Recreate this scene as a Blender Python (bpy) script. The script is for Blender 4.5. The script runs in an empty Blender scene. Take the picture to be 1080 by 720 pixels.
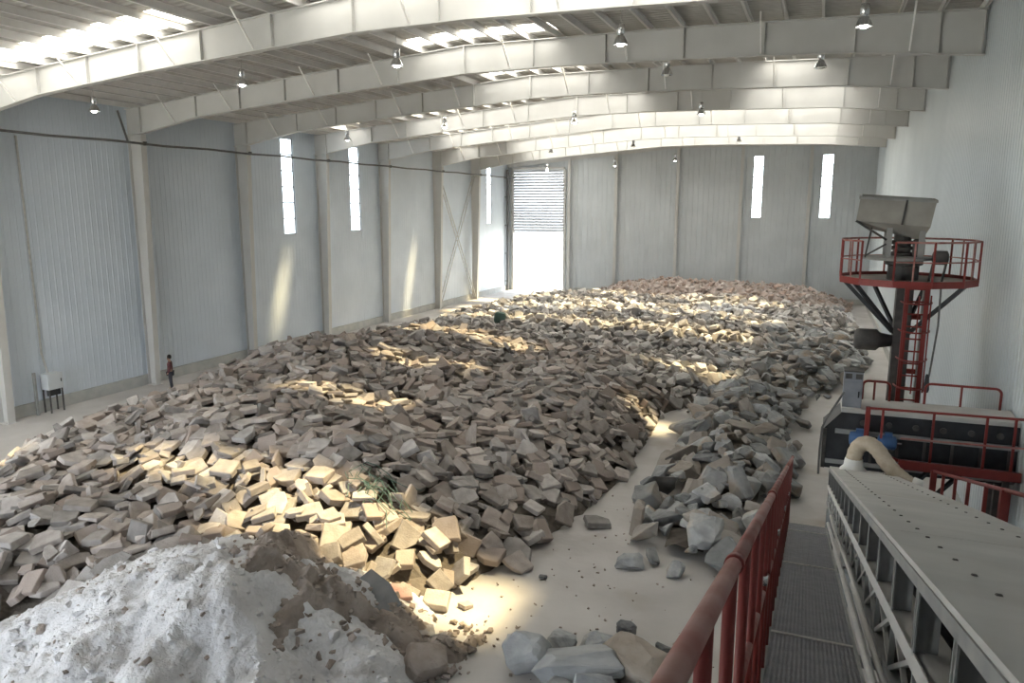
import bpy, bmesh, math, random
import numpy as np
from mathutils import Vector, Matrix, noise as mnoise

random.seed(7); rng = np.random.default_rng(7)
sc = bpy.context.scene
col = sc.collection

# ------------------------------------------------------------------ camera
FPX, CAMZ = 790.0, 9.0
th = math.atan(142 / FPX)
psi = math.atan2(328 / FPX, math.cos(th) + math.sin(th) * 142 / FPX)
cam = bpy.data.cameras.new('camera')
cam.sensor_width = 36.0
cam.lens = 36.0 * FPX / 1080.0
cam.clip_start, cam.clip_end = 0.05, 400
camo = bpy.data.objects.new('camera', cam)
camo.location = (0, 0, CAMZ)
camo.rotation_euler = (math.pi / 2 - th, 0, psi)
col.objects.link(camo)
sc.camera = camo

# ------------------------------------------------------------------ world, sun, exposure
wd = bpy.data.worlds.new('sky'); sc.world = wd; wd.use_nodes = True
bg = wd.node_tree.nodes['Background']
bg.inputs[0].default_value = (0.83, 0.91, 1.0, 1)
bg.inputs[1].default_value = 9.0
sun = bpy.data.lights.new('sun', 'SUN'); sun.energy = 21.0; sun.color = (1.0, 0.89, 0.58); sun.angle = 0.075
suno = bpy.data.objects.new('sun', sun); col.objects.link(suno)
suno.rotation_euler = Vector((-0.30, -0.29, -1.0)).to_track_quat('-Z', 'Y').to_euler()
suno.location = (10, 60, 60)
vs = sc.view_settings
vs.view_transform = 'Standard'; vs.look = 'None'; vs.gamma = 1.0; vs.use_curve_mapping = False
vs.exposure = -0.10
sc.cycles.use_denoising = True
sc.cycles.max_bounces = 10; sc.cycles.diffuse_bounces = 7; sc.cycles.transparent_max_bounces = 12
sc.cycles.sample_clamp_indirect = 8.0

# ------------------------------------------------------------------ materials
def mat(name, c1, c2=None, rough=0.7, metal=0.0, scale=3.0, bump=0.0, bscale=20.0, vary=0.0, spec=0.4,
        c3=None, s3=0.6, t3=0.55, alt=None, altp=0.7):
    m = bpy.data.materials.new(name); m.use_nodes = True
    nt = m.node_tree; N = nt.nodes; L = nt.links
    b = N['Principled BSDF']
    b.inputs['Roughness'].default_value = rough; b.inputs['Metallic'].default_value = metal
    b.inputs['Specular IOR Level'].default_value = spec
    tc = N.new('ShaderNodeTexCoord')
    c2 = c2 or c1
    nz = N.new('ShaderNodeTexNoise'); nz.inputs['Scale'].default_value = scale; nz.inputs['Detail'].default_value = 5
    L.new(tc.outputs['Object'], nz.inputs['Vector'])
    rp = N.new('ShaderNodeValToRGB'); rp.color_ramp.elements[0].position = 0.35; rp.color_ramp.elements[1].position = 0.65
    L.new(nz.outputs['Fac'], rp.inputs['Fac'])
    mx = N.new('ShaderNodeMixRGB'); mx.inputs[1].default_value = (*c1, 1); mx.inputs[2].default_value = (*c2, 1)
    L.new(rp.outputs['Color'], mx.inputs[0]); out = mx.outputs[0]
    if c3:
        n3 = N.new('ShaderNodeTexNoise'); n3.inputs['Scale'].default_value = s3; n3.inputs['Detail'].default_value = 6
        L.new(tc.outputs['Object'], n3.inputs['Vector'])
        r3 = N.new('ShaderNodeValToRGB'); r3.color_ramp.elements[0].position = t3; r3.color_ramp.elements[1].position = t3 + 0.15
        L.new(n3.outputs['Fac'], r3.inputs['Fac'])
        m3 = N.new('ShaderNodeMixRGB'); m3.inputs[2].default_value = (*c3, 1)
        L.new(r3.outputs['Color'], m3.inputs[0]); L.new(out, m3.inputs[1]); out = m3.outputs[0]
    if vary:
        oi = N.new('ShaderNodeObjectInfo'); ge = N.new('ShaderNodeNewGeometry')
        ad = N.new('ShaderNodeMath'); ad.operation = 'ADD'
        L.new(oi.outputs['Random'], ad.inputs[0]); L.new(ge.outputs['Random Per Island'], ad.inputs[1])
        fr = N.new('ShaderNodeMath'); fr.operation = 'FRACT'; L.new(ad.outputs[0], fr.inputs[0])
        mr = N.new('ShaderNodeMapRange'); mr.inputs[3].default_value = 1 - vary; mr.inputs[4].default_value = 1 + vary
        L.new(fr.outputs[0], mr.inputs[0])
        hs = N.new('ShaderNodeHueSaturation'); L.new(mr.outputs[0], hs.inputs['Value']); L.new(out, hs.inputs['Color'])
        f2 = N.new('ShaderNodeMath'); f2.operation = 'MULTIPLY'; f2.inputs[1].default_value = 7.31; L.new(fr.outputs[0], f2.inputs[0])
        f3 = N.new('ShaderNodeMath'); f3.operation = 'FRACT'; L.new(f2.outputs[0], f3.inputs[0])
        ms = N.new('ShaderNodeMapRange'); ms.inputs[3].default_value = 0.6; ms.inputs[4].default_value = 1.5
        L.new(f3.outputs[0], ms.inputs[0]); L.new(ms.outputs[0], hs.inputs['Saturation'])
        out = hs.outputs[0]
        if alt:
            g2 = N.new('ShaderNodeMath'); g2.operation = 'MULTIPLY'; g2.inputs[1].default_value = 13.7; L.new(fr.outputs[0], g2.inputs[0])
            g3 = N.new('ShaderNodeMath'); g3.operation = 'FRACT'; L.new(g2.outputs[0], g3.inputs[0])
            g4 = N.new('ShaderNodeMath'); g4.operation = 'GREATER_THAN'; g4.inputs[1].default_value = altp; L.new(g3.outputs[0], g4.inputs[0])
            g5 = N.new('ShaderNodeMath'); g5.operation = 'MULTIPLY'; g5.inputs[1].default_value = 0.65; L.new(g4.outputs[0], g5.inputs[0])
            ma = N.new('ShaderNodeMixRGB'); ma.inputs[2].default_value = (*alt, 1); L.new(g5.outputs[0], ma.inputs[0]); L.new(out, ma.inputs[1]); out = ma.outputs[0]
    L.new(out, b.inputs['Base Color'])
    if bump:
        nb = N.new('ShaderNodeTexNoise'); nb.inputs['Scale'].default_value = bscale; nb.inputs['Detail'].default_value = 6
        L.new(tc.outputs['Object'], nb.inputs['Vector'])
        bp = N.new('ShaderNodeBump'); bp.inputs['Strength'].default_value = bump; bp.inputs['Distance'].default_value = 0.05
        L.new(nb.outputs['Fac'], bp.inputs['Height']); L.new(bp.outputs['Normal'], b.inputs['Normal'])
    return m

def pane_mat(name, tint, gloss=0.06, trans=0.25, dtint=None):
    m = bpy.data.materials.new(name); m.use_nodes = True
    nt = m.node_tree; N = nt.nodes; L = nt.links; N.clear()
    o = N.new('ShaderNodeOutputMaterial'); t = N.new('ShaderNodeBsdfTransparent'); t.inputs[0].default_value = (*tint, 1)
    tl = N.new('ShaderNodeBsdfTranslucent'); tl.inputs[0].default_value = (*(dtint or tint), 1)
    g = N.new('ShaderNodeBsdfGlossy'); g.inputs['Roughness'].default_value = 0.15
    m1 = N.new('ShaderNodeMixShader'); m1.inputs[0].default_value = trans
    L.new(t.outputs[0], m1.inputs[1]); L.new(tl.outputs[0], m1.inputs[2])
    m2 = N.new('ShaderNodeMixShader'); m2.inputs[0].default_value = gloss
    L.new(m1.outputs[0], m2.inputs[1]); L.new(g.outputs[0], m2.inputs[2]); L.new(m2.outputs[0], o.inputs[0])
    return m

M = dict(
    wall=mat('wall_panel', (0.57, 0.63, 0.70), (0.63, 0.69, 0.76), rough=0.38, scale=0.5, spec=0.5),
    wall_r=mat('wall_panel_gloss', (0.52, 0.57, 0.60), (0.58, 0.63, 0.66), rough=0.3, scale=0.4, spec=0.5),
    backwall=mat('back_wall_panel', (0.50, 0.53, 0.55), (0.55, 0.58, 0.60), rough=0.5, scale=0.5),
    steel=mat('cream_steel', (0.51, 0.505, 0.49), (0.56, 0.555, 0.54), rough=0.55, scale=0.8),
    purlin=mat('purlin_steel', (0.78, 0.77, 0.75), (0.84, 0.83, 0.81), rough=0.5, scale=2),
    roof=mat('roof_sheet', (0.47, 0.46, 0.445), (0.53, 0.52, 0.50), rough=0.6, scale=1.5),
    kerb=mat('kerb_concrete', (0.40, 0.41, 0.40), (0.48, 0.48, 0.46), rough=0.9, scale=2, bump=0.3),
    floor=mat('dusty_concrete', (0.44, 0.42, 0.405), (0.54, 0.52, 0.505), rough=0.92, scale=0.45, bump=0.35, bscale=3.0,
              c3=(0.36, 0.31, 0.26), s3=0.35, t3=0.58),
    yard=mat('yard_ground', (0.62, 0.61, 0.58), rough=0.9),
    dirt_shade=mat('rubble_dirt_shade', (0.10, 0.085, 0.072), (0.17, 0.148, 0.127), rough=0.95, scale=1.5, bump=1.0, bscale=6),  # earthy bed, its colour darkened to deepen the shaded gaps between slabs
    slab=mat('slab_concrete', (0.305, 0.276, 0.258), (0.40, 0.365, 0.342), rough=0.93, scale=4, bump=0.35, bscale=18, vary=0.36, alt=(0.335, 0.272, 0.24), altp=0.8),
    smallrub=mat('mixed_rubble', (0.37, 0.345, 0.325), (0.48, 0.455, 0.435), rough=0.93, scale=4, bump=0.4, bscale=18, vary=0.45,
                 c3=(0.62, 0.62, 0.64), s3=0.12, t3=0.56),
    rock=mat('grey_rock', (0.245, 0.25, 0.255), (0.40, 0.405, 0.405), rough=0.9, scale=2.2, bump=0.9, bscale=6, vary=0.40, alt=(0.32, 0.27, 0.228), altp=0.7,
             c3=(0.33, 0.275, 0.225), s3=0.9, t3=0.52),
    rockg=mat('pale_grey_rock', (0.30, 0.31, 0.32), (0.44, 0.45, 0.455), rough=0.9, scale=2.2, bump=0.9, bscale=6),
    rockb=mat('brown_rock', (0.27, 0.23, 0.195), (0.38, 0.335, 0.29), rough=0.9, scale=2.2, bump=0.9, bscale=6),
    rockd=mat('dark_rock', (0.14, 0.145, 0.15), (0.21, 0.215, 0.22), rough=0.9, scale=2.2, bump=0.9, bscale=6),
    brown=mat('brown_rubble', (0.33, 0.265, 0.235), (0.45, 0.385, 0.35), rough=0.95, scale=2.5, bump=0.8, bscale=8, vary=0.35),
    powder=mat('pale_powder', (0.56, 0.55, 0.56), (0.70, 0.695, 0.71), rough=0.97, scale=1.1, bump=1.0, bscale=11,
               c3=(0.44, 0.42, 0.41), s3=1.6, t3=0.57),
    earth=mat('brown_earth', (0.27, 0.225, 0.195), (0.38, 0.33, 0.30), rough=0.97, scale=2.0, bump=1.0, bscale=9),
    red=mat('red_paint', (0.22, 0.032, 0.028), (0.19, 0.03, 0.026), rough=0.5, scale=6),
    redrail=mat('dusty_red_pipe', (0.30, 0.095, 0.082), (0.40, 0.225, 0.20), rough=0.6, scale=5),
    machine=mat('dusty_grey_paint', (0.46, 0.455, 0.44), (0.54, 0.53, 0.51), rough=0.7, scale=1.5, c3=(0.43, 0.415, 0.39), s3=0.8),
    machine_d=mat('grey_frame_paint', (0.24, 0.25, 0.25), (0.31, 0.31, 0.30), rough=0.6, scale=4),
    pipe=mat('galvanised_pipe', (0.42, 0.42, 0.42), (0.52, 0.51, 0.49), rough=0.45, metal=0.3, scale=5),
    grate=mat('deck_grating', (0.165, 0.168, 0.19), (0.21, 0.213, 0.235), rough=0.6, scale=8, bump=0.6, bscale=60),
    black=mat('black_paint', (0.018, 0.02, 0.024), (0.035, 0.037, 0.042), rough=0.5, scale=3),
    dark=mat('dark_machinery', (0.05, 0.048, 0.048), (0.09, 0.085, 0.08), rough=0.6, scale=4),
    grey=mat('tower_grey', (0.26, 0.257, 0.25), (0.32, 0.315, 0.30), rough=0.6, scale=3),
    hopper=mat('hopper_steel', (0.26, 0.243, 0.22), (0.33, 0.31, 0.28), rough=0.7, scale=2),
    cabinet=mat('cabinet_grey', (0.20, 0.21, 0.24), (0.24, 0.25, 0.28), rough=0.5, scale=4),
    blue=mat('blue_motor', (0.04, 0.10, 0.24), (0.06, 0.13, 0.28), rough=0.45, scale=4),
    hose=mat('beige_hose', (0.42, 0.35, 0.265), (0.50, 0.43, 0.34), rough=0.7, scale=8),
    white=mat('white_paint', (0.72, 0.72, 0.70), rough=0.5),
    alu=mat('aluminium', (0.75, 0.76, 0.77), rough=0.22, metal=0.9),
    shutter=mat('shutter_slat', (0.56, 0.58, 0.62), (0.60, 0.62, 0.66), rough=0.4, scale=1),
    conduit=mat('dark_conduit', (0.10, 0.10, 0.10), (0.14, 0.14, 0.14), rough=0.6),
    strap=mat('green_strap', (0.075, 0.13, 0.11), (0.12, 0.19, 0.155), rough=0.6, scale=3),
    sheet=mat('grey_sheet', (0.20, 0.21, 0.225), (0.27, 0.275, 0.29), rough=0.7, scale=2),
    pink=mat('pink_brick', (0.56, 0.33, 0.29), (0.64, 0.42, 0.37), rough=0.9, scale=5, bump=0.3),
    skin=mat('skin', (0.42, 0.26, 0.19), rough=0.6), jacket=mat('jacket_cloth', (0.10, 0.035, 0.04), rough=0.9),
    trousers=mat('trouser_cloth', (0.035, 0.035, 0.045), rough=0.9), hair=mat('black_hair', (0.015, 0.013, 0.012), rough=0.6),
    glass=pane_mat('window_glass', (0.95, 0.97, 0.97)),
    frp=pane_mat('translucent_roof_panel', (0.99, 0.94, 0.87), 0.03, 0.12, (0.9, 0.89, 0.88)),
)
lb = bpy.data.materials.new('lit_bulb'); lb.use_nodes = True
lb.node_tree.nodes['Principled BSDF'].inputs['Emission Color'].default_value = (1, .97, .92, 1)
lb.node_tree.nodes['Principled BSDF'].inputs['Emission Strength'].default_value = 40.0
M['lit'] = lb
# fine grating slots and corrugation go on as relief
def add_wave(m, scale, axis, strength, dist=0.03):
    nt = m.node_tree; N = nt.nodes; L = nt.links; b = N['Principled BSDF']
    tc = N.new('ShaderNodeTexCoord'); w = N.new('ShaderNodeTexWave'); w.bands_direction = axis
    w.inputs['Scale'].default_value = scale; L.new(tc.outputs['Object'], w.inputs['Vector'])
    bp = N.new('ShaderNodeBump'); bp.inputs['Strength'].default_value = strength; bp.inputs['Distance'].default_value = dist
    L.new(w.outputs['Fac'], bp.inputs['Height'])
    old = b.inputs['Normal'].links
    if old: L.new(old[0].from_socket, bp.inputs['Normal'])
    L.new(bp.outputs['Normal'], b.inputs['Normal'])
add_wave(M['roof'], 1.0, 'Y', 0.8, 0.05)
add_wave(M['grate'], 12.0, 'X', 0.5, 0.01)

# ------------------------------------------------------------------ mesh helpers
class MB:
    def __init__(s): s.v = []; s.f = []
    def add(s, v, f):
        o = len(s.v); s.v += [tuple(p) for p in v]; s.f += [tuple(i + o for i in q) for q in f]; return s
    def box(s, x0, x1, y0, y1, z0, z1):
        v = [(x, y, z) for x in (x0, x1) for y in (y0, y1) for z in (z0, z1)]
        return s.add(v, [(0, 1, 3, 2), (4, 6, 7, 5), (0, 4, 5, 1), (2, 3, 7, 6), (0, 2, 6, 4), (1, 5, 7, 3)])
    def hexa(s, v):   # 8 points: four of one end, four of the other in the same order
        return s.add(v, [(3, 2, 1, 0), (4, 5, 6, 7), (0, 1, 5, 4), (1, 2, 6, 5), (2, 3, 7, 6), (3, 0, 4, 7)])
    def prism(s, a, b):   # two matching polygons
        n = len(a)
        return s.add(list(a) + list(b), [tuple(range(n - 1, -1, -1)), tuple(range(n, 2 * n))] +
                     [(i, (i + 1) % n, n + (i + 1) % n, n + i) for i in range(n)])
    def bar(s, p, q, w, h=None, up=(0, 0, 1)):
        h = h or w; p = Vector(p); q = Vector(q); d = (q - p).normalized(); u = Vector(up)
        if abs(d.dot(u)) > 0.98: u = Vector((0, 1, 0))
        r = d.cross(u).normalized(); u = r.cross(d)
        c = [(-1, -1), (1, -1), (1, 1), (-1, 1)]
        return s.hexa([p + r * a * w / 2 + u * b * h / 2 for a, b in c] + [q + r * a * w / 2 + u * b * h / 2 for a, b in c])
    def tube(s, pts, r, n=8, closed=False):
        pts = [Vector(p) for p in pts]; m = len(pts); rs = r if isinstance(r, (list, tuple)) else [r] * m
        ring = []; u = None
        for i, p in enumerate(pts):
            a = pts[i - 1] if (i or closed) else p; b = pts[(i + 1) % m] if (i < m - 1 or closed) else p
            d = (b - a).normalized()
            if u is None:
                u = Vector((0, 0, 1)) if abs(d.z) < 0.9 else Vector((1, 0, 0))
            u = (u - d * u.dot(d)).normalized(); w = d.cross(u)
            ring.append([p + (u * math.cos(2 * math.pi * k / n) + w * math.sin(2 * math.pi * k / n)) * rs[i] for k in range(n)])
        v = [q for g in ring for q in g]; f = []
        for i in range(m if closed else m - 1):
            j = (i + 1) % m
            f += [(i * n + k, i * n + (k + 1) % n, j * n + (k + 1) % n, j * n + k) for k in range(n)]
        if not closed: f += [tuple(range(n - 1, -1, -1)), tuple((m - 1) * n + k for k in range(n))]
        return s.add(v, f)
    def lathe(s, prof, c=(0, 0, 0), n=16, axis='Z'):
        v = []
        for r, h in prof:
            for k in range(n):
                a = 2 * math.pi * k / n; x, y = r * math.cos(a), r * math.sin(a)
                p = (x, y, h) if axis == 'Z' else (h, x, y) if axis == 'X' else (x, h, y)
                v.append((p[0] + c[0], p[1] + c[1], p[2] + c[2]))
        m = len(prof)
        f = [(i * n + k, i * n + (k + 1) % n, (i + 1) * n + (k + 1) % n, (i + 1) * n + k) for i in range(m - 1) for k in range(n)]
        f += [tuple(range(n - 1, -1, -1)), tuple((m - 1) * n + k for k in range(n))]
        return s.add(v, f)
    def build(s, name, m, parent=None, smooth=False, loc=None):
        me = bpy.data.meshes.new(name)
        v = s.v
        base = parent.matrix_world.translation if False else Vector((0, 0, 0))
        if parent is not None: base = org.get(parent.name, Vector((0, 0, 0)))
        if loc is not None: base = Vector(loc)
        me.from_pydata([(p[0] - base[0], p[1] - base[1], p[2] - base[2]) for p in v], [], s.f)
        bm = bmesh.new(); bm.from_mesh(me); bmesh.ops.recalc_face_normals(bm, faces=bm.faces); bm.to_mesh(me); bm.free()
        me.materials.append(M[m] if isinstance(m, str) else m)
        if smooth: me.shade_smooth()
        o = bpy.data.objects.new(name, me); col.objects.link(o)
        if parent is not None:
            o.parent = parent
            org[o.name] = Vector(base)
        else:
            o.location = base; org[o.name] = Vector(base)
        return o
org = {}   # world origin of each object (parts share the origin of their thing)

def tag(o, label=None, cat=None, group=None, kind=None):
    if label: o['label'] = label
    if cat: o['category'] = cat
    if group: o['group'] = group
    if kind: o['kind'] = kind
    elif cat: o['kind'] = 'thing'
    return o
def thing(name, label, cat, loc=(0, 0, 0), group=None, kind=None):
    o = bpy.data.objects.new(name, None); o.empty_display_size = 0.2; col.objects.link(o)
    o.location = loc; org[o.name] = Vector(loc)
    return tag(o, label, cat, group, kind)
def copy_tree(o, parent=None):
    c = o.copy(); col.objects.link(c); org[c.name] = org.get(o.name, Vector((0, 0, 0))).copy()
    if parent is not None: c.parent = parent
    for ch in list(o.children): copy_tree(ch, c)
    return c
ORD = ['first', 'second', 'third', 'fourth', 'fifth', 'sixth', 'seventh', 'eighth', 'ninth', 'tenth']

# ------------------------------------------------------------------ hall dimensions
XL, XR, YB, Y0 = -31.7, 4.33, 76.3, -6.0
RAFY = [4.9, 12.6, 20.25, 27.9, 35.2, 42.7, 50.5, 59.2, 67.0]
BOT = [(XL, 12.42), (-30.7, 12.50), (-27.2, 13.10), (-22.1, 13.55), (-13.4, 14.15), (-9.6, 14.19), (-4.9, 14.10), (0, 13.97), (XR, 13.60)]
TOP = [(XL, 13.65), (-27.2, 14.05), (-22.1, 14.50), (-13.4, 15.20), (-4.9, 15.17), (XR, 14.94)]
def interp(P, x): return float(np.interp(x, [p[0] for p in P], [p[1] for p in P]))
rooftop = lambda x: interp(TOP, x) + 0.26

# ------------------------------------------------------------------ floor and yard
b = MB(); b.box(XL - 0.3, XR + 0.3, Y0, YB + 0.3, -0.3, 0)
tag(b.build('floor', 'floor'), kind='structure', label='dusty pale concrete hall floor')
b = MB(); b.box(-90, 60, YB + 0.3, 160, -0.35, -0.05); b.box(-90, 60, -80, Y0, -0.35, -0.05)
tag(b.build('yard_ground', 'yard'), kind='structure', label='bright yard ground outside the hall')

# ------------------------------------------------------------------ walls with real ribs
def ribbed(lo, hi, pitch=0.30, depth=0.014):
    p = []; t = lo
    while t < hi - 1e-6:
        e = min(t + pitch, hi)
        for k, d in ((0, 0), (0.72, 0), (0.80, depth), (0.92, depth)):
            q = t + pitch * k
            if q < e: p.append((q, d))
        t = e
    p.append((hi, 0)); return p
def wall_x(name, X, sgn, holes, z1, m):
    """ribbed cladding in the plane X; holes = [(y0, y1, z0, z1)]"""
    b = MB(); prof = ribbed(Y0, YB)
    cuts = sorted({q for h in holes for q in h[:2]})
    prof = sorted(set(prof) | {(c, 0.0) for c in cuts})
    for (a, da), (c, dc) in zip(prof[:-1], prof[1:]):
        if c - a < 1e-6: continue
        spans = [(0, z1)]
        for h in holes:
            if a >= h[0] - 1e-6 and c <= h[1] + 1e-6:
                spans = [(0, h[2]), (h[3], z1)]
        for z0, zz in spans:
            xa, xc = X + sgn * da, X + sgn * dc
            b.add([(xa, a, z0), (xc, c, z0), (xc, c, zz), (xa, a, zz)], [(0, 1, 2, 3)])
    # outer skin gives the wall its thickness
    for a, c in zip([Y0] + cuts, cuts + [YB]):
        spans = [(0, z1)]
        for h in holes:
            if a >= h[0] - 1e-6 and c <= h[1] + 1e-6: spans = [(0, h[2]), (h[3], z1)]
        for z0, zz in spans: b.box(X - sgn * 0.16, X - sgn * 0.12, a, c, z0, zz)
    for h in holes:
        x0, x1 = sorted((X, X - sgn * 0.12))
        for q in ((h[0] - 0.02, h[0], h[2], h[3]), (h[1], h[1] + 0.02, h[2], h[3]), (h[0], h[1], h[2] - 0.02, h[2]), (h[0], h[1], h[3], h[3] + 0.02)):
            b.box(x0, x1, *q)
    return b.build(name, m)
winL = [(39.2, 40.42), (46.65, 47.95), (70.8, 72.0)]; WZ = (7.27, 13.25)
tag(wall_x('wall_left', XL, 1, [(a, c, *WZ) for a, c in winL], 13.95, 'wall'), kind='structure', label='pale blue-grey ribbed metal wall with tall slit windows')
tag(wall_x('wall_right', XR, -1, [], 15.25, 'wall_r'), kind='structure', label='glossy pale ribbed metal wall behind the red tower')

winB = [(-6.4, -5.4), (-0.35, 0.70)]; WBZ = (7.95, 13.75)
DX0, DX1, DZ = -31.05, -25.15, 6.36
SH_TOP = 12.85
b = MB(); cuts = sorted([DX0, DX1] + [q for w in winB for q in w])
xs = sorted(set([XL, XR] + cuts + [p[0] for p in TOP if XL < p[0] < XR]))
for a, c in zip(xs[:-1], xs[1:]):
    spans = [(0, None)]
    if a >= DX0 - 1e-6 and c <= DX1 + 1e-6: spans = [(SH_TOP, None)]
    for w in winB:
        if a >= w[0] - 1e-6 and c <= w[1] + 1e-6: spans = [(0, WBZ[0]), (WBZ[1], None)]
    for z0, z1 in spans:
        za = z1 or interp(TOP, a) + 0.24; zc = z1 or interp(TOP, c) + 0.24
        p = ribbed(a, c, 0.5, 0.015)
        for (u, du), (v, dv) in zip(p[:-1], p[1:]):
            zu = z1 or interp(TOP, u) + 0.24; zv = z1 or interp(TOP, v) + 0.24
            b.add([(u, YB - du, z0), (v, YB - dv, z0), (v, YB - dv, zv), (u, YB - du, zu)], [(0, 1, 2, 3)])
        b.hexa([(a, YB + 0.12, z0), (c, YB + 0.12, z0), (c, YB + 0.16, z0), (a, YB + 0.16, z0),
                (a, YB + 0.12, za), (c, YB + 0.12, zc), (c, YB + 0.16, zc), (a, YB + 0.16, za)])
tag(b.build('wall_back', 'backwall'), kind='structure', label='grey panelled end wall with the roller door')

b = MB(); b.box(-13.0, XR, Y0 - .15, Y0, 0, 15.2); b.box(XL, -13.0, Y0 - .15, Y0, 9.0, 15.2)  # unseen wall added to cut light from behind; gateway left open for daylight
tag(b.build('wall_front_added', 'backwall'), kind='structure', label='added grey end wall behind the walkway, its open gateway letting in daylight')
b = MB(); b.box(XL, XL + 0.14, Y0, YB, 0, 0.52)
tag(b.build('baseboard_left', 'kerb'), kind='structure', label='grey concrete kerb at the foot of the slit-window wall')
b = MB(); b.box(DX1, XR, YB - 0.14, YB, 0, 0.52)
tag(b.build('baseboard_back', 'kerb'), kind='structure', label='grey concrete kerb at the foot of the end wall')
b = MB(); b.box(XR - 0.14, XR, Y0, YB - 0.14, 0, 0.52)
tag(b.build('baseboard_right', 'kerb'), kind='structure', label='grey concrete kerb at the foot of the glossy wall')

# windows: frame with transoms and a pane for each light
wn = 0
def window(ax, lo, hi, z0, z1, plane, n):
    global wn; wn += 1
    b = MB(); t = 0.075
    def bx(u0, u1, v0, v1, d=0.05):
        if ax == 'X': b.box(plane - d, plane + d * 0.4, u0, u1, v0, v1)
        else: b.box(u0, u1, plane - d * 0.4, plane + d, v0, v1)
    bx(lo, lo + t, z0, z1); bx(hi - t, hi, z0, z1)
    step = (z1 - z0) / n
    for k in range(n + 1):
        zc = z0 + k * step; bx(lo, hi, max(z0, zc - t / 2), min(z1, zc + t / 2))
    w = b.build('window_%d' % wn, 'machine_d'); tag(w, kind='structure', label='tall slit window with thin transoms')
    for k in range(n):
        p = MB(); za, zb = z0 + k * step + t / 2, z0 + (k + 1) * step - t / 2
        if ax == 'X': p.box(plane - 0.02, plane - 0.012, lo + t, hi - t, za, zb)
        else: p.box(lo + t, hi - t, plane + 0.012, plane + 0.02, za, zb)
        p.build('pane', 'glass', w)
for a, c in winL: window('X', a, c, *WZ, XL - 0.06, 6)
for a, c in winB: window('Y', a, c, *WBZ, YB + 0.06, 6)

# roller door: slats of the half-raised curtain, guide rails, bottom bar; the opening below stands open
door = thing('door_1', 'half-raised grey roller shutter over a bright doorway', None, (0, 0, 0), kind='structure')
nsl = 22; st = (SH_TOP - DZ) / nsl
for k in range(nsl):
    z = DZ + k * st
    b = MB(); x0, x1 = DX0 + 0.1, DX1 - 0.1
    pr = [(YB - 0.02, z + 0.015), (YB - 0.07, z + st * 0.3), (YB - 0.07, z + st * 0.75), (YB - 0.02, z + st - 0.008), (YB + 0.01, z + st - 0.008), (YB + 0.01, z + 0.015)]
    b.prism([(x0, y, q) for y, q in pr], [(x1, y, q) for y, q in pr]); b.build('slat', 'shutter', door)
b = MB(); b.box(DX0, DX1, YB - 0.1, YB + 0.03, DZ - 0.12, DZ); b.build('bottom_bar', 'machine', door)
for x in (DX0, DX1):
    b = MB(); b.box(x - 0.12, x + 0.12, YB - 0.22, YB + 0.1, 0, SH_TOP)
    b.build('guide_rail', 'steel', door)
    b = MB()
    for k in range(14): b.box(x - 0.2, x + 0.2, YB - 0.26, YB - 0.2, DZ + 0.2 + k * 0.46, DZ + 0.3 + k * 0.46)
    b.build('guide_cleat', 'pipe', door)
b = MB(); b.box(DX0, DX1, YB - 0.35, YB - 0.02, SH_TOP, SH_TOP + 0.25); b.build('lintel', 'steel', door)

# ------------------------------------------------------------------ roof: sheets, skylight panels, purlins
SKY = [(19.3, -29.5, -27.6, .62), (18.75, -9.6, -1.3, 1.15), (19.55, -15.0, -9.6, .45), (27.2, -15.5, -9.5, .62), (34.5, -15.8, -9.9, .62), (34.3, -2.8, -0.6, .8),
       (41.7, -29.2, -27.8, .62), (41.5, -24, -9.5, .75), (41.5, -4, 1, .75), (49.6, -26, 1, .8), (54.5, -24, 2, .8), (58.2, -29.2, -27.4, .62), (58.2, -24, 1, .8),
       (63, -26, 2, .9), (66.0, -26, 1, .7), (71, -28, -21, 1.2), (9.5, -31, -23, 1.3), (3, -31, -23, 1.3), (14.5, -31, -24, 1.0), (19.3, -27, -19.5, .85)]  # panels over the nearest bays are out of view, added for bounce light
b = MB()
ys = sorted({Y0, YB + 0.4} | {s[0] - s[3] for s in SKY} | {s[0] + s[3] for s in SKY})
xs = sorted({XL - 0.2, XR + 0.2} | {p[0] for p in TOP if XL < p[0] < XR} | {q for s in SKY for q in s[1:3]})
rt = lambda x: rooftop(min(max(x, XL), XR))
for a, c in zip(ys[:-1], ys[1:]):
    for u, v in zip(xs[:-1], xs[1:]):
        if any(s[0] - s[3] <= a + 1e-6 and c <= s[0] + s[3] + 1e-6 and s[1] <= u + 1e-6 and v <= s[2] + 1e-6 for s in SKY): continue
        b.hexa([(u, a, rt(u)), (v, a, rt(v)), (v, c, rt(v)), (u, c, rt(u)), (u, a, rt(u) + .06), (v, a, rt(v) + .06), (v, c, rt(v) + .06), (u, c, rt(u) + .06)])
ceil = tag(b.build('ceiling', 'roof'), kind='structure', label='dark corrugated roof sheets on pale purlins')
for yc, x0, x1, SW in SKY:
    n = max(1, round((x1 - x0) / 2.0))
    px = sorted(set([x0 + (x1 - x0) * k / n for k in range(n + 1)] + [p[0] for p in TOP if x0 < p[0] < x1]))
    for u, v in zip(px[:-1], px[1:]):
        p = MB(); a, c = yc - SW, yc + SW
        p.hexa([(u, a, rt(u) + .02), (v, a, rt(v) + .02), (v, c, rt(v) + .02), (u, c, rt(u) + .02), (u, a, rt(u) + .035), (v, a, rt(v) + .035), (v, c, rt(v) + .035), (u, c, rt(u) + .035)])
        p.build('skylight_panel', 'frp', ceil)
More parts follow.
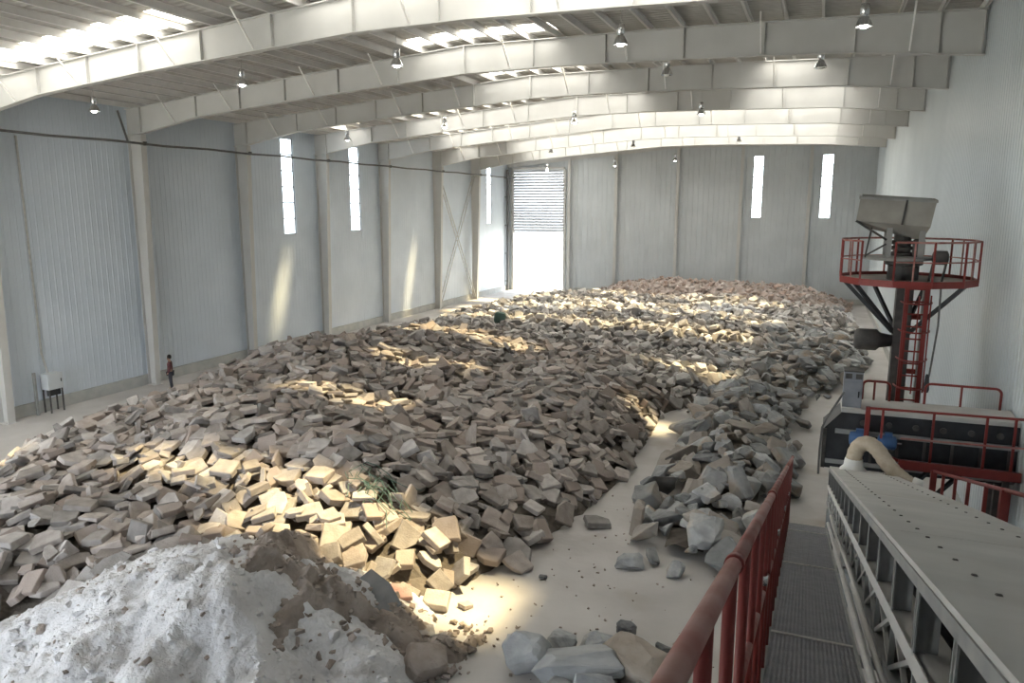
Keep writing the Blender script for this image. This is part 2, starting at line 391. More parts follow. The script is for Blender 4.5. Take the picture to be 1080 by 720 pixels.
for k in range(32):
    x = XL + 0.35 + k * 1.145; z = rooftop(x)
    b = MB(); b.box(x - 0.012, x + 0.012, Y0, YB, z - 0.25, z - 0.005)
    b.box(x - 0.012, x + 0.07, Y0, YB, z - 0.25, z - 0.235); b.box(x - 0.012, x + 0.07, Y0, YB, z - 0.02, z - 0.005)
    b.build('purlin', 'purlin', ceil)

# ------------------------------------------------------------------ portal frames
def strip(b, P, y0, y1, z_of, t):
    for (x0, z0), (x1, z1) in zip(P[:-1], P[1:]):
        b.hexa([(x0, y0, z0), (x1, y0, z1), (x1, y1, z1), (x0, y1, z0), (x0, y0, z0 + t), (x1, y0, z1 + t), (x1, y1, z1 + t), (x0, y1, z0 + t)])
def clip(P, a=XL + .03, c=XR - .04): return [(min(max(x, a), c), interp(P, min(max(x, a), c))) for x, z in P]
BOTW, TOPW = BOT, TOP; RB, RT = clip(BOT), clip(TOP)
for i, y in enumerate(RAFY):
    k = len(RAFY) - 1 - i
    t = thing('roof_rafter', 'cream steel roof beam spanning the hall, %s from the roller-door end' % ORD[k], 'beam', (XL, y, 12.4), 'roof beams across the hall')
    xs = sorted({p[0] for p in RB} | {p[0] for p in RT})
    b = MB()
    for u, v in zip(xs[:-1], xs[1:]):
        b.hexa([(u, y - .01, interp(BOT, u)), (v, y - .01, interp(BOT, v)), (v, y + .01, interp(BOT, v)), (u, y + .01, interp(BOT, u)),
                (u, y - .01, interp(TOP, u)), (v, y - .01, interp(TOP, v)), (v, y + .01, interp(TOP, v)), (u, y + .01, interp(TOP, u))])
    b.build('web', 'steel', t)
    b = MB(); strip(b, [(x, z - .02) for x, z in RB], y - .14, y + .14, None, .03); b.build('bottom_flange', 'steel', t)
    b = MB(); strip(b, [(x, z - .03) for x, z in RT], y - .14, y + .14, None, .028); b.build('top_flange', 'steel', t)
    for x in [-30.72, -27.2, -24.6, -22.1, -19.3, -16.4, -13.4, -10.5, -7.7, -4.9, -2.2, 0.6, 3.0, 4.2]:
        w = 0.03 if x in (-27.2, -22.1, -13.4, -4.9) else 0.014
        b = MB(); b.box(x - w / 2, x + w / 2, y - .13, y + .13, interp(BOT, x) + .01, interp(TOP, x) - .03); b.build('stiffener', 'steel', t)
    for x in [-28.6, -25.2, -20.6, -17.2, -11.5, -6.9, -2.3, 2.2]:
        b = MB(); b.bar((x, y - .02, interp(BOT, x) + .08), (x, y - .95, rooftop(x) - .13), .05, .05); b.build('fly_brace', 'purlin', t)

for i, y in enumerate(RAFY):
    k = len(RAFY) - 1 - i
    t = thing('steel_column', 'cream tapered steel column on the slit-window wall, %s from the end wall' % ORD[k], 'column', (XL, y, 0), 'columns along the slit-window wall')
    dB, dT = 0.62, 1.0
    b = MB(); b.hexa([(XL + .14, y - .01, 0), (XL + dB, y - .01, 0), (XL + dB, y + .01, 0), (XL + .14, y + .01, 0),
                      (XL + .02, y - .01, 12.45), (XL + dT, y - .01, 12.45), (XL + dT, y + .01, 12.45), (XL + .02, y + .01, 12.45)]); b.build('web', 'steel', t)
    b = MB(); b.hexa([(XL + dB, y - .16, 0), (XL + dB + .025, y - .16, 0), (XL + dB + .025, y + .16, 0), (XL + dB, y + .16, 0),
                      (XL + dT, y - .16, 12.45), (XL + dT + .025, y - .16, 12.45), (XL + dT + .025, y + .16, 12.45), (XL + dT, y + .16, 12.45)]); b.build('inner_flange', 'steel', t)
    b = MB(); b.box(XL + .145, XL + .17, y - .16, y + .16, 0, 12.45); b.build('outer_flange', 'steel', t)
    b = MB(); b.box(XL + .15, XL + dB + .08, y - .22, y + .22, 0, .03); b.build('base_plate', 'steel', t)
    b = MB(); b.box(XL + .17, XL + dT - .01, y - .14, y + .14, 12.36, 12.4); b.build('knee_plate', 'steel', t)
for j, x in enumerate([-24.6, -19.6, -13.4, -7.35, -1.25]):
    t = thing('wind_column', 'slim cream steel post on the end wall, %s from the roller door' % ORD[j], 'column', (x, YB, 0), 'posts on the end wall')
    zt = interp(TOP, x)
    b = MB(); b.box(x - .01, x + .01, YB - .40, YB - .03, 0, zt); b.build('web', 'steel', t)
    b = MB(); b.box(x - .15, x + .15, YB - .42, YB - .40, 0, zt); b.build('inner_flange', 'steel', t)
    b = MB(); b.box(x - .22, x + .22, YB - .5, YB - .145, 0, .03); b.build('base_plate', 'steel', t)
# end-wall beam just under the roof
t = thing('roof_rafter', 'cream steel roof beam lying against the end wall above the roller door', 'beam', (XL, YB - .3, 12.4), 'roof beams across the hall')
b = MB(); strip(b, RT, YB - .34, YB - .04, None, -.03); b.build('top_flange', 'steel', t)
b = MB()
for u, v in zip(RT[:-1], RT[1:]):
    b.hexa([(u[0], YB - .2, u[1] - .55), (v[0], YB - .2, v[1] - .55), (v[0], YB - .18, v[1] - .55), (u[0], YB - .18, u[1] - .55),
            (u[0], YB - .2, u[1]), (v[0], YB - .2, v[1]), (v[0], YB - .18, v[1]), (u[0], YB - .18, u[1])])
b.build('web', 'steel', t)

# cross bracing, eave conduit, downpipe, electrical cabinet
t = thing('cross_brace', 'crossed steel bracing between two columns near the bright doorway', 'brace', (XL + .5, 63, 0))
for (a, c) in (((59.5, .3), (66.8, 11.9)), ((59.5, 11.9), (66.8, .3))):
    for s in (0, .22):
        b = MB(); b.bar((XL + .3 + s, a[0], a[1]), (XL + .3 + s, c[0], c[1]), .07, .09); b.build('brace_bar', 'pipe', t)
b = MB(); b.tube([(XL + 1.12, 14 + k * 3.0, 12.02 - (0.05 if k % 2 else 0)) for k in range(21)] + [(XL + 1.12, YB - .6, 12.0)], .055, 6)
t = thing('eave_conduit', 'dark conduit strung along the column tops below the eaves', 'conduit', (XL + 1.12, 14, 12))
b.build('pipe', 'conduit', t)
b = MB()
for y in RAFY[2:]: b.box(XL + 1.0, XL + 1.18, y - .05, y + .05, 11.93, 12.1)
for q in b.v[::8]: pass
for y in RAFY[2:]:
    c = MB(); c.box(XL + 1.0, XL + 1.19, y - .05, y + .05, 11.92, 12.1); c.build('clamp', 'conduit', t)
c = MB(); c.tube([(XL + 1.12, 26.9, 12.02), (XL + 1.08, 26.5, 13.4)], .05, 6); c.build('riser', 'conduit', t)
t = thing('downpipe', 'dark vertical downpipe in the corner beside the roller door', 'pipe', (XL + .3, YB - .7, 0))
b = MB(); b.tube([(XL + .3, YB - .7, 0.0), (XL + .3, YB - .7, 12.9)], .14, 8); b.build('pipe', 'conduit', t)
for z in (1, 4, 7, 10, 12):
    b = MB(); b.box(XL + .02, XL + .46, YB - .86, YB - .54, z, z + .06); b.build('bracket', 'conduit', t)
t = thing('electrical_cabinet', 'small pale electrical cabinet on legs against the foot of the slit-window wall', 'cabinet', (XL + .5, 22.2, 0))
b = MB(); b.box(XL + .25, XL + .75, 21.95, 22.65, 1.05, 1.75); b.build('box', 'backwall', t)
b = MB(); b.box(XL + .75, XL + .765, 22.0, 22.6, 1.1, 1.7); dr = b.build('door', 'backwall', t)
b = MB(); b.box(XL + .765, XL + .79, 22.52, 22.56, 1.35, 1.5); b.build('handle', 'black', dr)
for y in (22.0, 22.6):
    for x in (XL + .3, XL + .7):
        b = MB(); b.bar((x, y, 0), (x, y, 1.05), .05); b.build('leg', 'dark', t)
b = MB(); b.box(XL + .45, XL + .6, 22.05, 22.6, .75, 1.05); b.build('cable_gland', 'black', t)
b = MB(); b.tube([(XL + .3, 22.3, 1.75), (XL + .09, 22.25, 2.6), (XL + .09, 22.2, 11.95)], .045, 6); b.build('conduit', 'pipe', t)
b = MB(); b.bar((XL + .45, 21.55, 0), (XL + .45, 21.55, 1.9), .1); b.build('post', 'machine_d', t)

# ------------------------------------------------------------------ high-bay lamps
def lamp_proto():
    t = thing('high_bay_lamp', 'x', 'lamp', (0, 0, 0))
    b = MB(); b.tube([(0, 0, .62), (0, 0, 1.05)], .012, 6); b.build('hanger', 'pipe', t)
    b = MB(); b.lathe([(.05, .62), (.11, .60), (.125, .50), (.125, .34), (.09, .30)], n=14); b.build('ballast_housing', 'alu', t, smooth=True)
    b = MB(); b.lathe([(.075, .30), (.11, .26), (.17, .16), (.225, .03), (.235, 0), (.222, 0), (.21, .03), (.155, .16), (.10, .25), (.065, .28)], n=18)
    b.build('reflector', 'alu', t, smooth=True)
    b = MB(); b.lathe([(.03, .25), (.08, .22), (.11, .13), (.12, .03), (.09, -.03), (.02, -.05)], n=12); b.build('bulb', 'lit', t, smooth=True)
    return t
LP = [(-28.56, 24, 13.0), (-21.33, 24, 13.6), (-13.84, 24, 13.85), (-6.3, 24, 13.95), (1.1, 24, 13.9),
      (-5.84, 31.5, 14.2), (-0.96, 31.5, 14.1),
      (-27.7, 41, 13.1), (-20.6, 41, 13.6), (-13.35, 41, 13.55), (-6.1, 41, 13.7),
      (-28.4, 60, 13.3), (-21.1, 60, 13.4), (-13.65, 60, 13.65), (-6.25, 60, 13.8),
      (-25.75, 72, 12.55), (-19.1, 72, 12.85), (-12.5, 72, 13.2)]
lp = lamp_proto()
rows = {24: 'fifth', 31.5: 'fourth', 41: 'third', 60: 'second', 72: 'first'}
seen = {}
for i, (x, y, z) in enumerate(LP):
    x = XL + 0.35 + round((x - XL - 0.35) / 1.145) * 1.145
    o = lp if i == 0 else copy_tree(lp)
    o.location = (x, y, z); o['group'] = 'high-bay lamps under the roof'
    seen[y] = seen.get(y, 0) + 1
    o['label'] = '%s high-bay lamp in %s row from the end wall, %s from the slit-window wall' % ('unlit' if y in (60, 31.5) else 'lit', rows[y], ORD[seen[y] - 1])
    if y in (60, 31.5):
        bu = [c for c in o.children if c.name.startswith('bulb')][0]; bu.data = bu.data.copy(); bu.data.materials[0] = M['white']
    hr = [c for c in o.children if c.name.startswith('hanger')][0]
    top = rooftop(x) - .245 - z
    hr.location = (0, 0, 0)
    hm = MB(); hm.tube([(0, 0, .62), (0, 0, max(top, .7))], .012, 6)
    me = bpy.data.meshes.new('hanger'); me.from_pydata(hm.v, [], hm.f); me.materials.append(M['pipe']); hr.data = me

# ------------------------------------------------------------------ rubble ground: heights
GX = np.arange(-30.5, 3.6, 0.25); GY = np.arange(5.0, 75.6, 0.25)
GXX, GYY = np.meshgrid(GX, GY, indexing='ij')
def sdist(poly, X, Y):
    P = np.array(poly, float); n = len(P); d = np.full(X.shape, 1e9); inside = np.zeros(X.shape, bool)
    for i in range(n):
        a, c = P[i], P[(i + 1) % n]; e = c - a
        t = np.clip(((X - a[0]) * e[0] + (Y - a[1]) * e[1]) / (e @ e), 0, 1)
        d = np.minimum(d, np.hypot(X - a[0] - t * e[0], Y - a[1] - t * e[1]))
        cond = ((a[1] > Y) != (c[1] > Y))
        with np.errstate(divide='ignore', invalid='ignore'):
            xi = (c[0] - a[0]) * (Y - a[1]) / (c[1] - a[1]) + a[0]
        inside ^= cond & (X < xi)
    return np.where(inside, d, -d)
def vnoise(X, Y, s, seed):
    r = np.random.default_rng(seed); g = r.random((64, 64))
    u, v = X / s + 100, Y / s + 100; i, j = np.floor(u).astype(int), np.floor(v).astype(int); a, c = u - i, v - j
    a = a * a * (3 - 2 * a); c = c * c * (3 - 2 * c); q = lambda k, l: g[k % 64, l % 64]
    return (q(i, j) * (1 - a) + q(i + 1, j) * a) * (1 - c) + (q(i, j + 1) * (1 - a) + q(i + 1, j + 1) * a) * c - 0.5
P_MAIN = [(-18.5, 8.2), (-14.5, 10.2), (-9.2, 12.6), (-7.7, 13.9), (-6.7, 16.4), (-5.9, 19.6), (-5.5, 23), (-5.5, 28), (-5.8, 32), (-4.2, 35), (-2.6, 40),
          (-1.2, 46), (1.6, 52), (3.0, 60), (3.0, 66), (-10, 69), (-20, 67), (-23.5, 62), (-25, 56), (-26.2, 48), (-27.3, 40), (-27.9, 33), (-28.2, 29.5), (-27.5, 25.5), (-27.0, 21.5), (-26.6, 18), (-23.5, 12.5)]
P_ROCK = [(-4.1, 17.8), (-2.6, 17.4), (-1.0, 18.2), (-0.5, 21), (-0.35, 28), (0.15, 36), (1.9, 40), (3.1, 47), (3.1, 54), (-2.0, 54), (-4.6, 40), (-5.3, 34), (-4.9, 30), (-4.5, 26), (-4.6, 22)]
P_BROWN = [(-19.5, 64), (-12, 62.5), (-3, 63), (2.6, 65), (3.2, 75.4), (-21.5, 75.4)]
BUMPS = [(-25.3, 29.3, 3.0, 1.55), (-21.5, 31.5, 3.5, .5), (-14.0, 18.2, 3.0, 0.75), (-17.5, 16.2, 2.5, 0.3), (-10.3, 17.3, 2.4, 0.35), (-22.5, 27.5, 3.5, 0.8), (-18.5, 26.0, 4, 0.35), (-9, 29, 4, 0.35), (-20, 40, 5, 0.4), (-10, 47, 6, 0.3), (-21, 55, 5, 0.5)]
def h_main(X, Y):
    d = sdist(P_MAIN, X, Y); hm = 1.45 + 0.9 * vnoise(X, Y, 7.0, 3) + 0.6 * vnoise(X, Y, 3.0, 4)
    hm = hm - 0.35 * np.clip((15 - Y) / 6, 0, 1)
    for bx, by, r, a in BUMPS: hm = hm + a * np.exp(-((X - bx) ** 2 + (Y - by) ** 2) / r ** 2)
    hm = np.maximum(hm, 0.3)
    return np.where(d > 0, hm * (1 - np.exp(-1.0 * np.maximum(d, 0) / hm)), -0.2)
def h_rock(X, Y):
    d = sdist(P_ROCK, X, Y); hm = 0.95 + 0.5 * vnoise(X, Y, 2.5, 9)
    return np.where(d > 0, hm * (1 - np.exp(-0.8 * np.maximum(d, 0) / hm)), -0.2)
def h_brown(X, Y):
    d = sdist(P_BROWN, X, Y); hm = 2.9 + 1.6 * vnoise(X, Y, 4.0, 12) + 0.8 * vnoise(X, Y, 1.7, 13)
    return np.where(d > 0, hm * (1 - np.exp(-0.75 * np.maximum(d, 0) / hm)), -0.2)
def h_all(X, Y):
    X = np.asarray(X, float); Y = np.asarray(Y, float)
    return np.maximum(np.maximum(h_main(X, Y), h_rock(X, Y)), h_brown(X, Y))
def grid_mesh(name, m, H, keep, jit=0.0, parent=None):
    idx = -np.ones(GXX.shape, int); use = keep.copy()
    use[1:, :] |= keep[:-1, :]; use[:, 1:] |= keep[:, :-1]; use[1:, 1:] |= keep[:-1, :-1]
    use |= keep
    ids = np.argwhere(use); idx[use] = np.arange(len(ids))
    Z = H + (rng.random(H.shape) - 0.5) * jit
    v = [(GXX[i, j], GYY[i, j], Z[i, j]) for i, j in ids]
    f = []
    for i, j in np.argwhere(keep[:-1, :-1]):
        q = (idx[i, j], idx[i + 1, j], idx[i + 1, j + 1], idx[i, j + 1])
        if min(q) >= 0: f.append(tuple(int(k) for k in q))
    b = MB(); b.v = v; b.f = f
    return b.build(name, m, parent)
Hm = np.maximum(h_main(GXX, GYY), h_rock(GXX, GYY))
o = grid_mesh('rubble_bed', 'dirt_shade', Hm - 0.22, (h_main(GXX, GYY) > 0.12) | (h_rock(GXX, GYY) > .5), 0.16)
tag(o, 'earthy bed between the broken slabs of the big heap, coloured dark for shaded gaps', 'rubble', kind='stuff')
Hb = h_brown(GXX, GYY)
o = grid_mesh('brown_rubble_heap', 'brown', Hb - 0.1, Hb > 0.02, 0.45)
tag(o, 'reddish-brown crushed rubble heap along the end wall', 'rubble heap', kind='stuff')

# ------------------------------------------------------------------ slab and rock shapes
def slab_mesh(seed):
    r = random.Random(seed)
    w, d, t = r.uniform(.54, .74), r.uniform(.46, .66), r.uniform(.10, .19)
    base = [(-w / 2, -d / 2), (w / 2, -d / 2), (w / 2, d / 2), (-w / 2, d / 2)]
    j = lambda s: r.uniform(-s, s)
    pts = [(x + j(.045), y + j(.045)) for x, y in base]
    for _ in range(r.choice([0, 0, 1, 1, 2])):       # broken corners
        i = r.randrange(len(pts)); a = Vector(pts[i - 1]); p = Vector(pts[i]); c = Vector(pts[(i + 1) % len(pts)])
        k1, k2 = r.uniform(.2, .5), r.uniform(.2, .5)
        pts[i:i + 1] = [tuple(p.lerp(a, k1)), tuple(p.lerp(c, k2))]
    bm = bmesh.new()
    lo = [bm.verts.new((x + j(.02), y + j(.02), -t / 2 + j(.012))) for x, y in pts]
    hi = [bm.verts.new((x * .985 + j(.025), y * .985 + j(.025), t / 2 + j(.012))) for x, y in pts]
    n = len(pts)
    bm.faces.new(lo[::-1]); bm.faces.new(hi)
    for i in range(n): bm.faces.new((lo[i], lo[(i + 1) % n], hi[(i + 1) % n], hi[i]))
    bmesh.ops.bevel(bm, geom=list(bm.edges), offset=.018, segments=1, affect='EDGES')
    bmesh.ops.recalc_face_normals(bm, faces=bm.faces)
    me = bpy.data.meshes.new('slab'); bm.to_mesh(me); bm.free(); me.materials.append(M['slab'])
    SHAPE[me.name] = {4: 'squarish ', 5: 'clipped-corner '}.get(n, 'many-cornered '); return me
def rock_mesh(seed, m='rock', n=16, flat=None, bevel=.015, rough=0):
    r = random.Random(seed); bm = bmesh.new()
    sx, sy, sz = r.uniform(.42, .55), r.uniform(.30, .42), (flat or r.uniform(.2, .34))
    for _ in range(n):
        v = Vector((r.gauss(0, 1), r.gauss(0, 1), r.gauss(0, 1))).normalized()
        v = Vector([math.copysign(abs(q) ** .5, q) for q in v])
        bm.verts.new((v.x * sx * r.uniform(.8, 1.0), v.y * sy * r.uniform(.8, 1.0), v.z * sz * r.uniform(.8, 1.0)))
    bmesh.ops.convex_hull(bm, input=list(bm.verts))
    for v in [v for v in bm.verts if not v.link_faces]: bm.verts.remove(v)
    bmesh.ops.dissolve_limit(bm, angle_limit=math.radians(14), verts=list(bm.verts), edges=list(bm.edges))
    if bevel: bmesh.ops.bevel(bm, geom=list(bm.edges), offset=bevel, segments=1, affect='EDGES', clamp_overlap=True)
    bmesh.ops.triangulate(bm, faces=[f for f in bm.faces if len(f.verts) > 4])
    if rough:
        bmesh.ops.triangulate(bm, faces=list(bm.faces))
        bmesh.ops.subdivide_edges(bm, edges=[e for e in bm.edges if e.calc_length() > .07], cuts=rough, use_grid_fill=True)
        bmesh.ops.triangulate(bm, faces=[f for f in bm.faces if len(f.verts) > 3]); bm.normal_update()
        for v in bm.verts:
            q = v.co * 4 + Vector((seed * 1.7, 0, 0))
            v.co += v.normal * (.035 * mnoise.noise(q) + .018 * mnoise.noise(q * 2.7))
    bmesh.ops.recalc_face_normals(bm, faces=bm.faces)
    me = bpy.data.meshes.new('rock'); bm.to_mesh(me); bm.free(); me.materials.append(M[m]); return me
SHAPE = {}
SLABS = [slab_mesh(100 + i) for i in range(16)]
ROCKS = [rock_mesh(300 + i, rough=1) for i in range(18)]
CHIPS = [rock_mesh(500 + i, 'smallrub', 14, None, 0) for i in range(10)]

def normal_at(x, y, e=.3):
    hx = (float(h_all(x + e, y)) - float(h_all(x - e, y))) / (2 * e); hy = (float(h_all(x, y + e)) - float(h_all(x, y - e))) / (2 * e)
    return Vector((-hx, -hy, 1)).normalized()
def pose(x, y, r, tilt, meshes, scale, lift, h=None, nrm=None):
    me = r.choice(meshes)
    n = nrm or Vector((0, 0, 1))
    ax = Vector((r.gauss(0, 1), r.gauss(0, 1), 0)).normalized()
    R = n.to_track_quat('Z', 'Y').to_matrix() @ Matrix.Rotation(r.gauss(0, tilt), 3, ax) @ Matrix.Rotation(r.uniform(0, 6.283), 3, 'Z')
    s = Vector(scale) if not isinstance(scale, float) else Vector((scale,) * 3)
    M4 = Matrix.Translation((x, y, h + lift)) @ (R @ Matrix.Diagonal(s)).to_4x4()
    zmin = min((M4 @ v.co).z for v in me.vertices)
    if zmin < 0.0: M4 = Matrix.Translation((0, 0, -zmin)) @ M4
    return me, M4
def join(name, items, m, label, cat):
    vs_, fs, off = [], [], 0; cache = {}
    for me, M4 in items:
        if me not in cache:
            co = np.empty(len(me.vertices) * 3); me.vertices.foreach_get('co', co)
            cache[me] = (co.reshape(-1, 3), [tuple(p.vertices) for p in me.polygons])
        co, F = cache[me]; A = np.array(M4)
        vs_.append(co @ A[:3, :3].T + A[:3, 3]); fs += [tuple(i + off for i in q) for q in F]; off += len(co)
    me = bpy.data.meshes.new(name); me.from_pydata(np.concatenate(vs_).tolist(), [], fs); me.materials.append(M[m])
    o = bpy.data.objects.new(name, me); col.objects.link(o); return tag(o, label, cat, kind='stuff')
Minv = camo.matrix_basis.inverted() if False else None
CR = Matrix.Translation(camo.location) @ camo.rotation_euler.to_matrix().to_4x4(); CI = CR.inverted()
def in_view(p, mg=1.04):
    q = CI @ Vector(p)
    if q.z >= -.1: return False
    return abs(q.x / -q.z) * FPX < 540 * mg and abs(q.y / -q.z) * FPX < 360 * mg
# vectorised heights and normals over the sample points
def sample(poly, step, seed, inset=0.0):
    P = np.array(poly); x0, y0 = P.min(0); x1, y1 = P.max(0); r = np.random.default_rng(seed)
    X, Y = np.meshgrid(np.arange(x0, x1, step), np.arange(y0, y1, step), indexing='ij')
    X = X + (r.random(X.shape) - .5) * step * .95; Y = Y + (r.random(Y.shape) - .5) * step * .95
    k = sdist(poly, X, Y) > inset
    X, Y = X[k], Y[k]; H = h_all(X, Y); e = .35
    NX = -(h_all(X + e, Y) - h_all(X - e, Y)) / (2 * e); NY = -(h_all(X, Y + e) - h_all(X, Y - e)) / (2 * e)
    return X, Y, H, NX, NY

PK = (-10.75, 10.75)   # powder mound peak
def h_powder(X, Y):
    X = np.asarray(X, float); Y = np.asarray(Y, float)
    dx, dy = X - PK[0], Y - PK[1]; a = np.arctan2(dy, dx)
    d = np.hypot(dx * np.where(dx < 0, .80, 1.0), dy)
    h = 2.62 - 0.60 * d + 0.10 * np.sin(a * 9 + 1) * np.minimum(d, 2) * .6 + .28 * vnoise(X, Y, .9, 21) + .16 * vnoise(X, Y, .35, 22) + .09 * vnoise(X, Y, .14, 23)
    return h - .28 * np.exp(-d * d / .35)

slab_items = []
r = random.Random(5)
for step, lay, seed in ((0.52, 0, 31), (0.66, 1, 32), (0.95, 2, 33)):
    X, Y, H, NX, NY = sample(P_MAIN, step, seed, (0.1, 0.5, 0.8)[lay])
    HP = h_powder(X, Y)
    for x, y, h, nx, ny, hp in zip(X, Y, H, NX, NY, HP):
        if h_brown(np.array(x), np.array(y)) > h - .3 if y > 62 else False: continue
        if hp > h + .25: continue
        if lay and r.random() < .25: continue
        far = y > 40 or (x > -9 and y > 33)
        n = Vector((nx, ny, 1)).normalized()
        if far:
            s = r.uniform(.35, .95); slab_items.append((pose(x, y, r, .6, SLABS if r.random() < .45 else CHIPS, (s, s, s * 1.1), -.02 + .14 * lay, h, n), 'far'))
        else:
            s = r.uniform(.78, 1.12)
            if r.random() < .22: s *= .6
            slab_items.append((pose(x, y, r, .38 if r.random() < .7 else .9, SLABS, (s, s, s), -.04 + .13 * lay, h, n), 'near'))
# a few slabs at the toe lying on bare floor
near = [q[0] for q in slab_items if q[1] == 'near']; far = [q[0] for q in slab_items if q[1] == 'far']
def depth(it): return -(CI @ it[1].translation).z
near.sort(key=depth)
vis = [q for q in near if in_view(q[1].translation)]
# the slabs that show: skip those covered by two later ones
def covered(it):
    p = it[1].translation; c = 0
    for q in vis_grid.get((int(p.x // 1), int(p.y // 1)), []):
        if q is not it and (q[1].translation.xy - p.xy).length < .3 and q[1].translation.z > p.z + .08: c += 1
    return c >= 1
vis_grid = {}
for q in vis: vis_grid.setdefault((int(q[1].translation.x // 1), int(q[1].translation.y // 1)), []).append(q)
solo = []
for q in vis:
    if len(solo) >= 300: break
    if not covered(q): solo.append(q)
sid = {id(q) for q in solo}
rest = [q for q in near if id(q) not in sid]
def slab_label(p):
    if sdist(P_MAIN, np.array(p.x), np.array(p.y)) < 1.3 and p.x > -9.5: return 'at the heap edge by the bare floor', 'slabs along the floor path'
    if p.x > -13.5: return 'high on the heap behind the powder mound', 'slabs behind the powder mound'
    if p.y < 13.5: return 'low beside the powder mound', 'slabs beside the powder mound'
    return 'on the heap towards the slit windows', 'slabs towards the slit-window wall'
for me, M4 in solo:
    o = bpy.data.objects.new('broken_slab', me); col.objects.link(o); o.matrix_world = M4
    lb, gp = slab_label(M4.translation); R3 = M4.to_3x3(); sc_ = R3.col[2].length
    ti = math.degrees(math.acos(min(1, abs(R3.col[2].normalized().z))))
    how = 'lying flat, ' if ti < 18 else 'leaning, ' if ti < 48 else 'standing on edge, '
    sz = 'small ' if sc_ < .7 else 'large ' if sc_ > 1.02 else ''
    sh = SHAPE[me.name]
    tag(o, sz + sh + 'broken slab ' + how + lb, 'concrete slab', sz + sh + how + gp)
join('slab_rubble', rest, 'slab', 'countless broken concrete slabs covering the rest of the big heap', 'rubble')
join('far_rubble', far, 'smallrub', 'mixed grey and pale broken chunks on the far half of the heap', 'rubble')

# brown chunks on the rear heap
X, Y, H, NX, NY = sample(P_BROWN, .62, 41, .2)
BR = [rock_mesh(700 + i, 'brown', 12, None, 0) for i in range(8)]
join('brown_chunks', [pose(x, y, r, .8, BR, r.uniform(.35, .9), 0.0, h, Vector((a, c, 1)).normalized()) for x, y, h, a, c in zip(X, Y, H, NX, NY)],
     'brown', 'reddish-brown chunks strewn over the heap along the end wall', 'rubble')

# ------------------------------------------------------------------ grey rocks beside the walkway
rocks = []
for step, lay, seed in ((0.70, 0, 51), (0.95, 1, 52)):
    X, Y, H, NX, NY = sample(P_ROCK, step, seed, (0.0, .6)[lay])
    for x, y, h, nx, ny in zip(X, Y, H, NX, NY):
        big = r.random() < (.42 if y < 28 else .25)
        s = r.uniform(1.05, 1.5) if big else r.uniform(.4, .9)
        rocks.append(pose(x, y, r, .45, ROCKS, (s, s * r.uniform(.8, 1.1), s * r.uniform(.75, 1.1)), -.02 + .2 * lay, h, Vector((nx, ny, 1)).normalized()))
rocks.sort(key=depth)
for me, M4 in rocks[:290]:
    o = bpy.data.objects.new('quarry_rock', me); col.objects.link(o); o.matrix_world = M4; p = M4.translation
    if p.y < 20.5: lb, gp = 'rock at the bare-floor end of the rock pile', 'rocks at the toe of the rock pile'
    elif p.y < 30: lb, gp = 'rock in the body of the rock pile beside the walkway', 'rocks in the body of the rock pile'
    else: lb, gp = 'rock of the rock pile out beyond the walkway end', 'rocks far down the rock pile'
    R3 = M4.to_3x3(); sc_ = R3.col[0].length; ti = math.degrees(math.acos(min(1, abs(R3.col[2].normalized().z))))
    sz = 'small ' if sc_ < .7 else 'big ' if sc_ > 1.05 else 'middling '; how = 'flat-lying' if ti < 20 else 'tilted' if ti < 50 else 'upended'
    tag(o, sz + how + ' ' + lb, 'rock', sz + how + ' ' + gp)
if len(rocks) > 290:
    join('rock_rubble', rocks[290:], 'rock', 'grey rocks at the far end of the rock pile, too many to count', 'rubble')

# loose rocks in front, on the bare floor
def ground_rock(label, x, y, sx, sy, sz, rz, tilt, seed, m='rock', z=0.0, ax=(1, .3, 0)):
    me = rock_mesh(seed, m, 20, .3, .015, rough=2)
    R = Matrix.Rotation(rz, 3, 'Z') @ Matrix.Rotation(tilt, 3, Vector(ax).normalized())
    M4 = (R @ Matrix.Diagonal((sx, sy, sz))).to_4x4()
    zm = min((M4 @ v.co).z for v in me.vertices)
    M4 = Matrix.Translation((x, y, z - zm)) @ M4
    o = bpy.data.objects.new('loose_rock', me); col.objects.link(o); o.matrix_world = M4
    return tag(o, label, 'rock')
ground_rock('long slab-shaped pale grey boulder tilted on the front rock cluster', -3.75, 12.65, 2.3, 1.6, 1.15, .35, -.3, 901, 'rockg')
ground_rock('blocky light grey boulder at the powder-mound side of the front rock cluster', -4.85, 12.6, 1.0, 1.1, 1.25, .2, .15, 902, 'rockg')
ground_rock('rough grey rock wedged behind the tilted boulder', -4.35, 13.35, .75, .8, .8, 1.0, .2, 903, 'rockg')
ground_rock('small grey rock tucked behind the top end of the tilted boulder', -3.65, 13.65, .85, .7, .7, .1, .1, 904, 'rockg')
ground_rock('brownish boulder of the front rock cluster, next to the red handrail', -2.65, 12.95, 1.7, 1.5, 1.1, -.5, .25, 905, 'rockb')
ground_rock('second brown boulder lying below the handrail side of the cluster', -2.2, 12.6, 1.2, 1.1, .85, .9, .1, 906, 'rockb')
ground_rock('light grey rock in front of the tilted boulder', -3.3, 12.0, 1.0, .9, .9, .4, .3, 907, 'rockg')
ground_rock('flat pale rock lying before the brown boulder', -2.6, 11.9, 1.0, .8, .7, -.2, .05, 908, 'rockg')
ground_rock('grey rock filling the front edge of the rock cluster', -4.0, 11.75, 1.1, .9, .8, 1.2, .2, 909, 'rockg')
ground_rock('dark fist-shaped rock on bare floor just behind the front rock cluster', -3.3, 14.5, .48, .45, .55, .4, .1, 910, 'rockd')
ground_rock('small dark stone lying alone on bare floor between cluster and handrail', -2.4, 14.2, .48, .35, .3, .1, .0, 911, 'rockd')
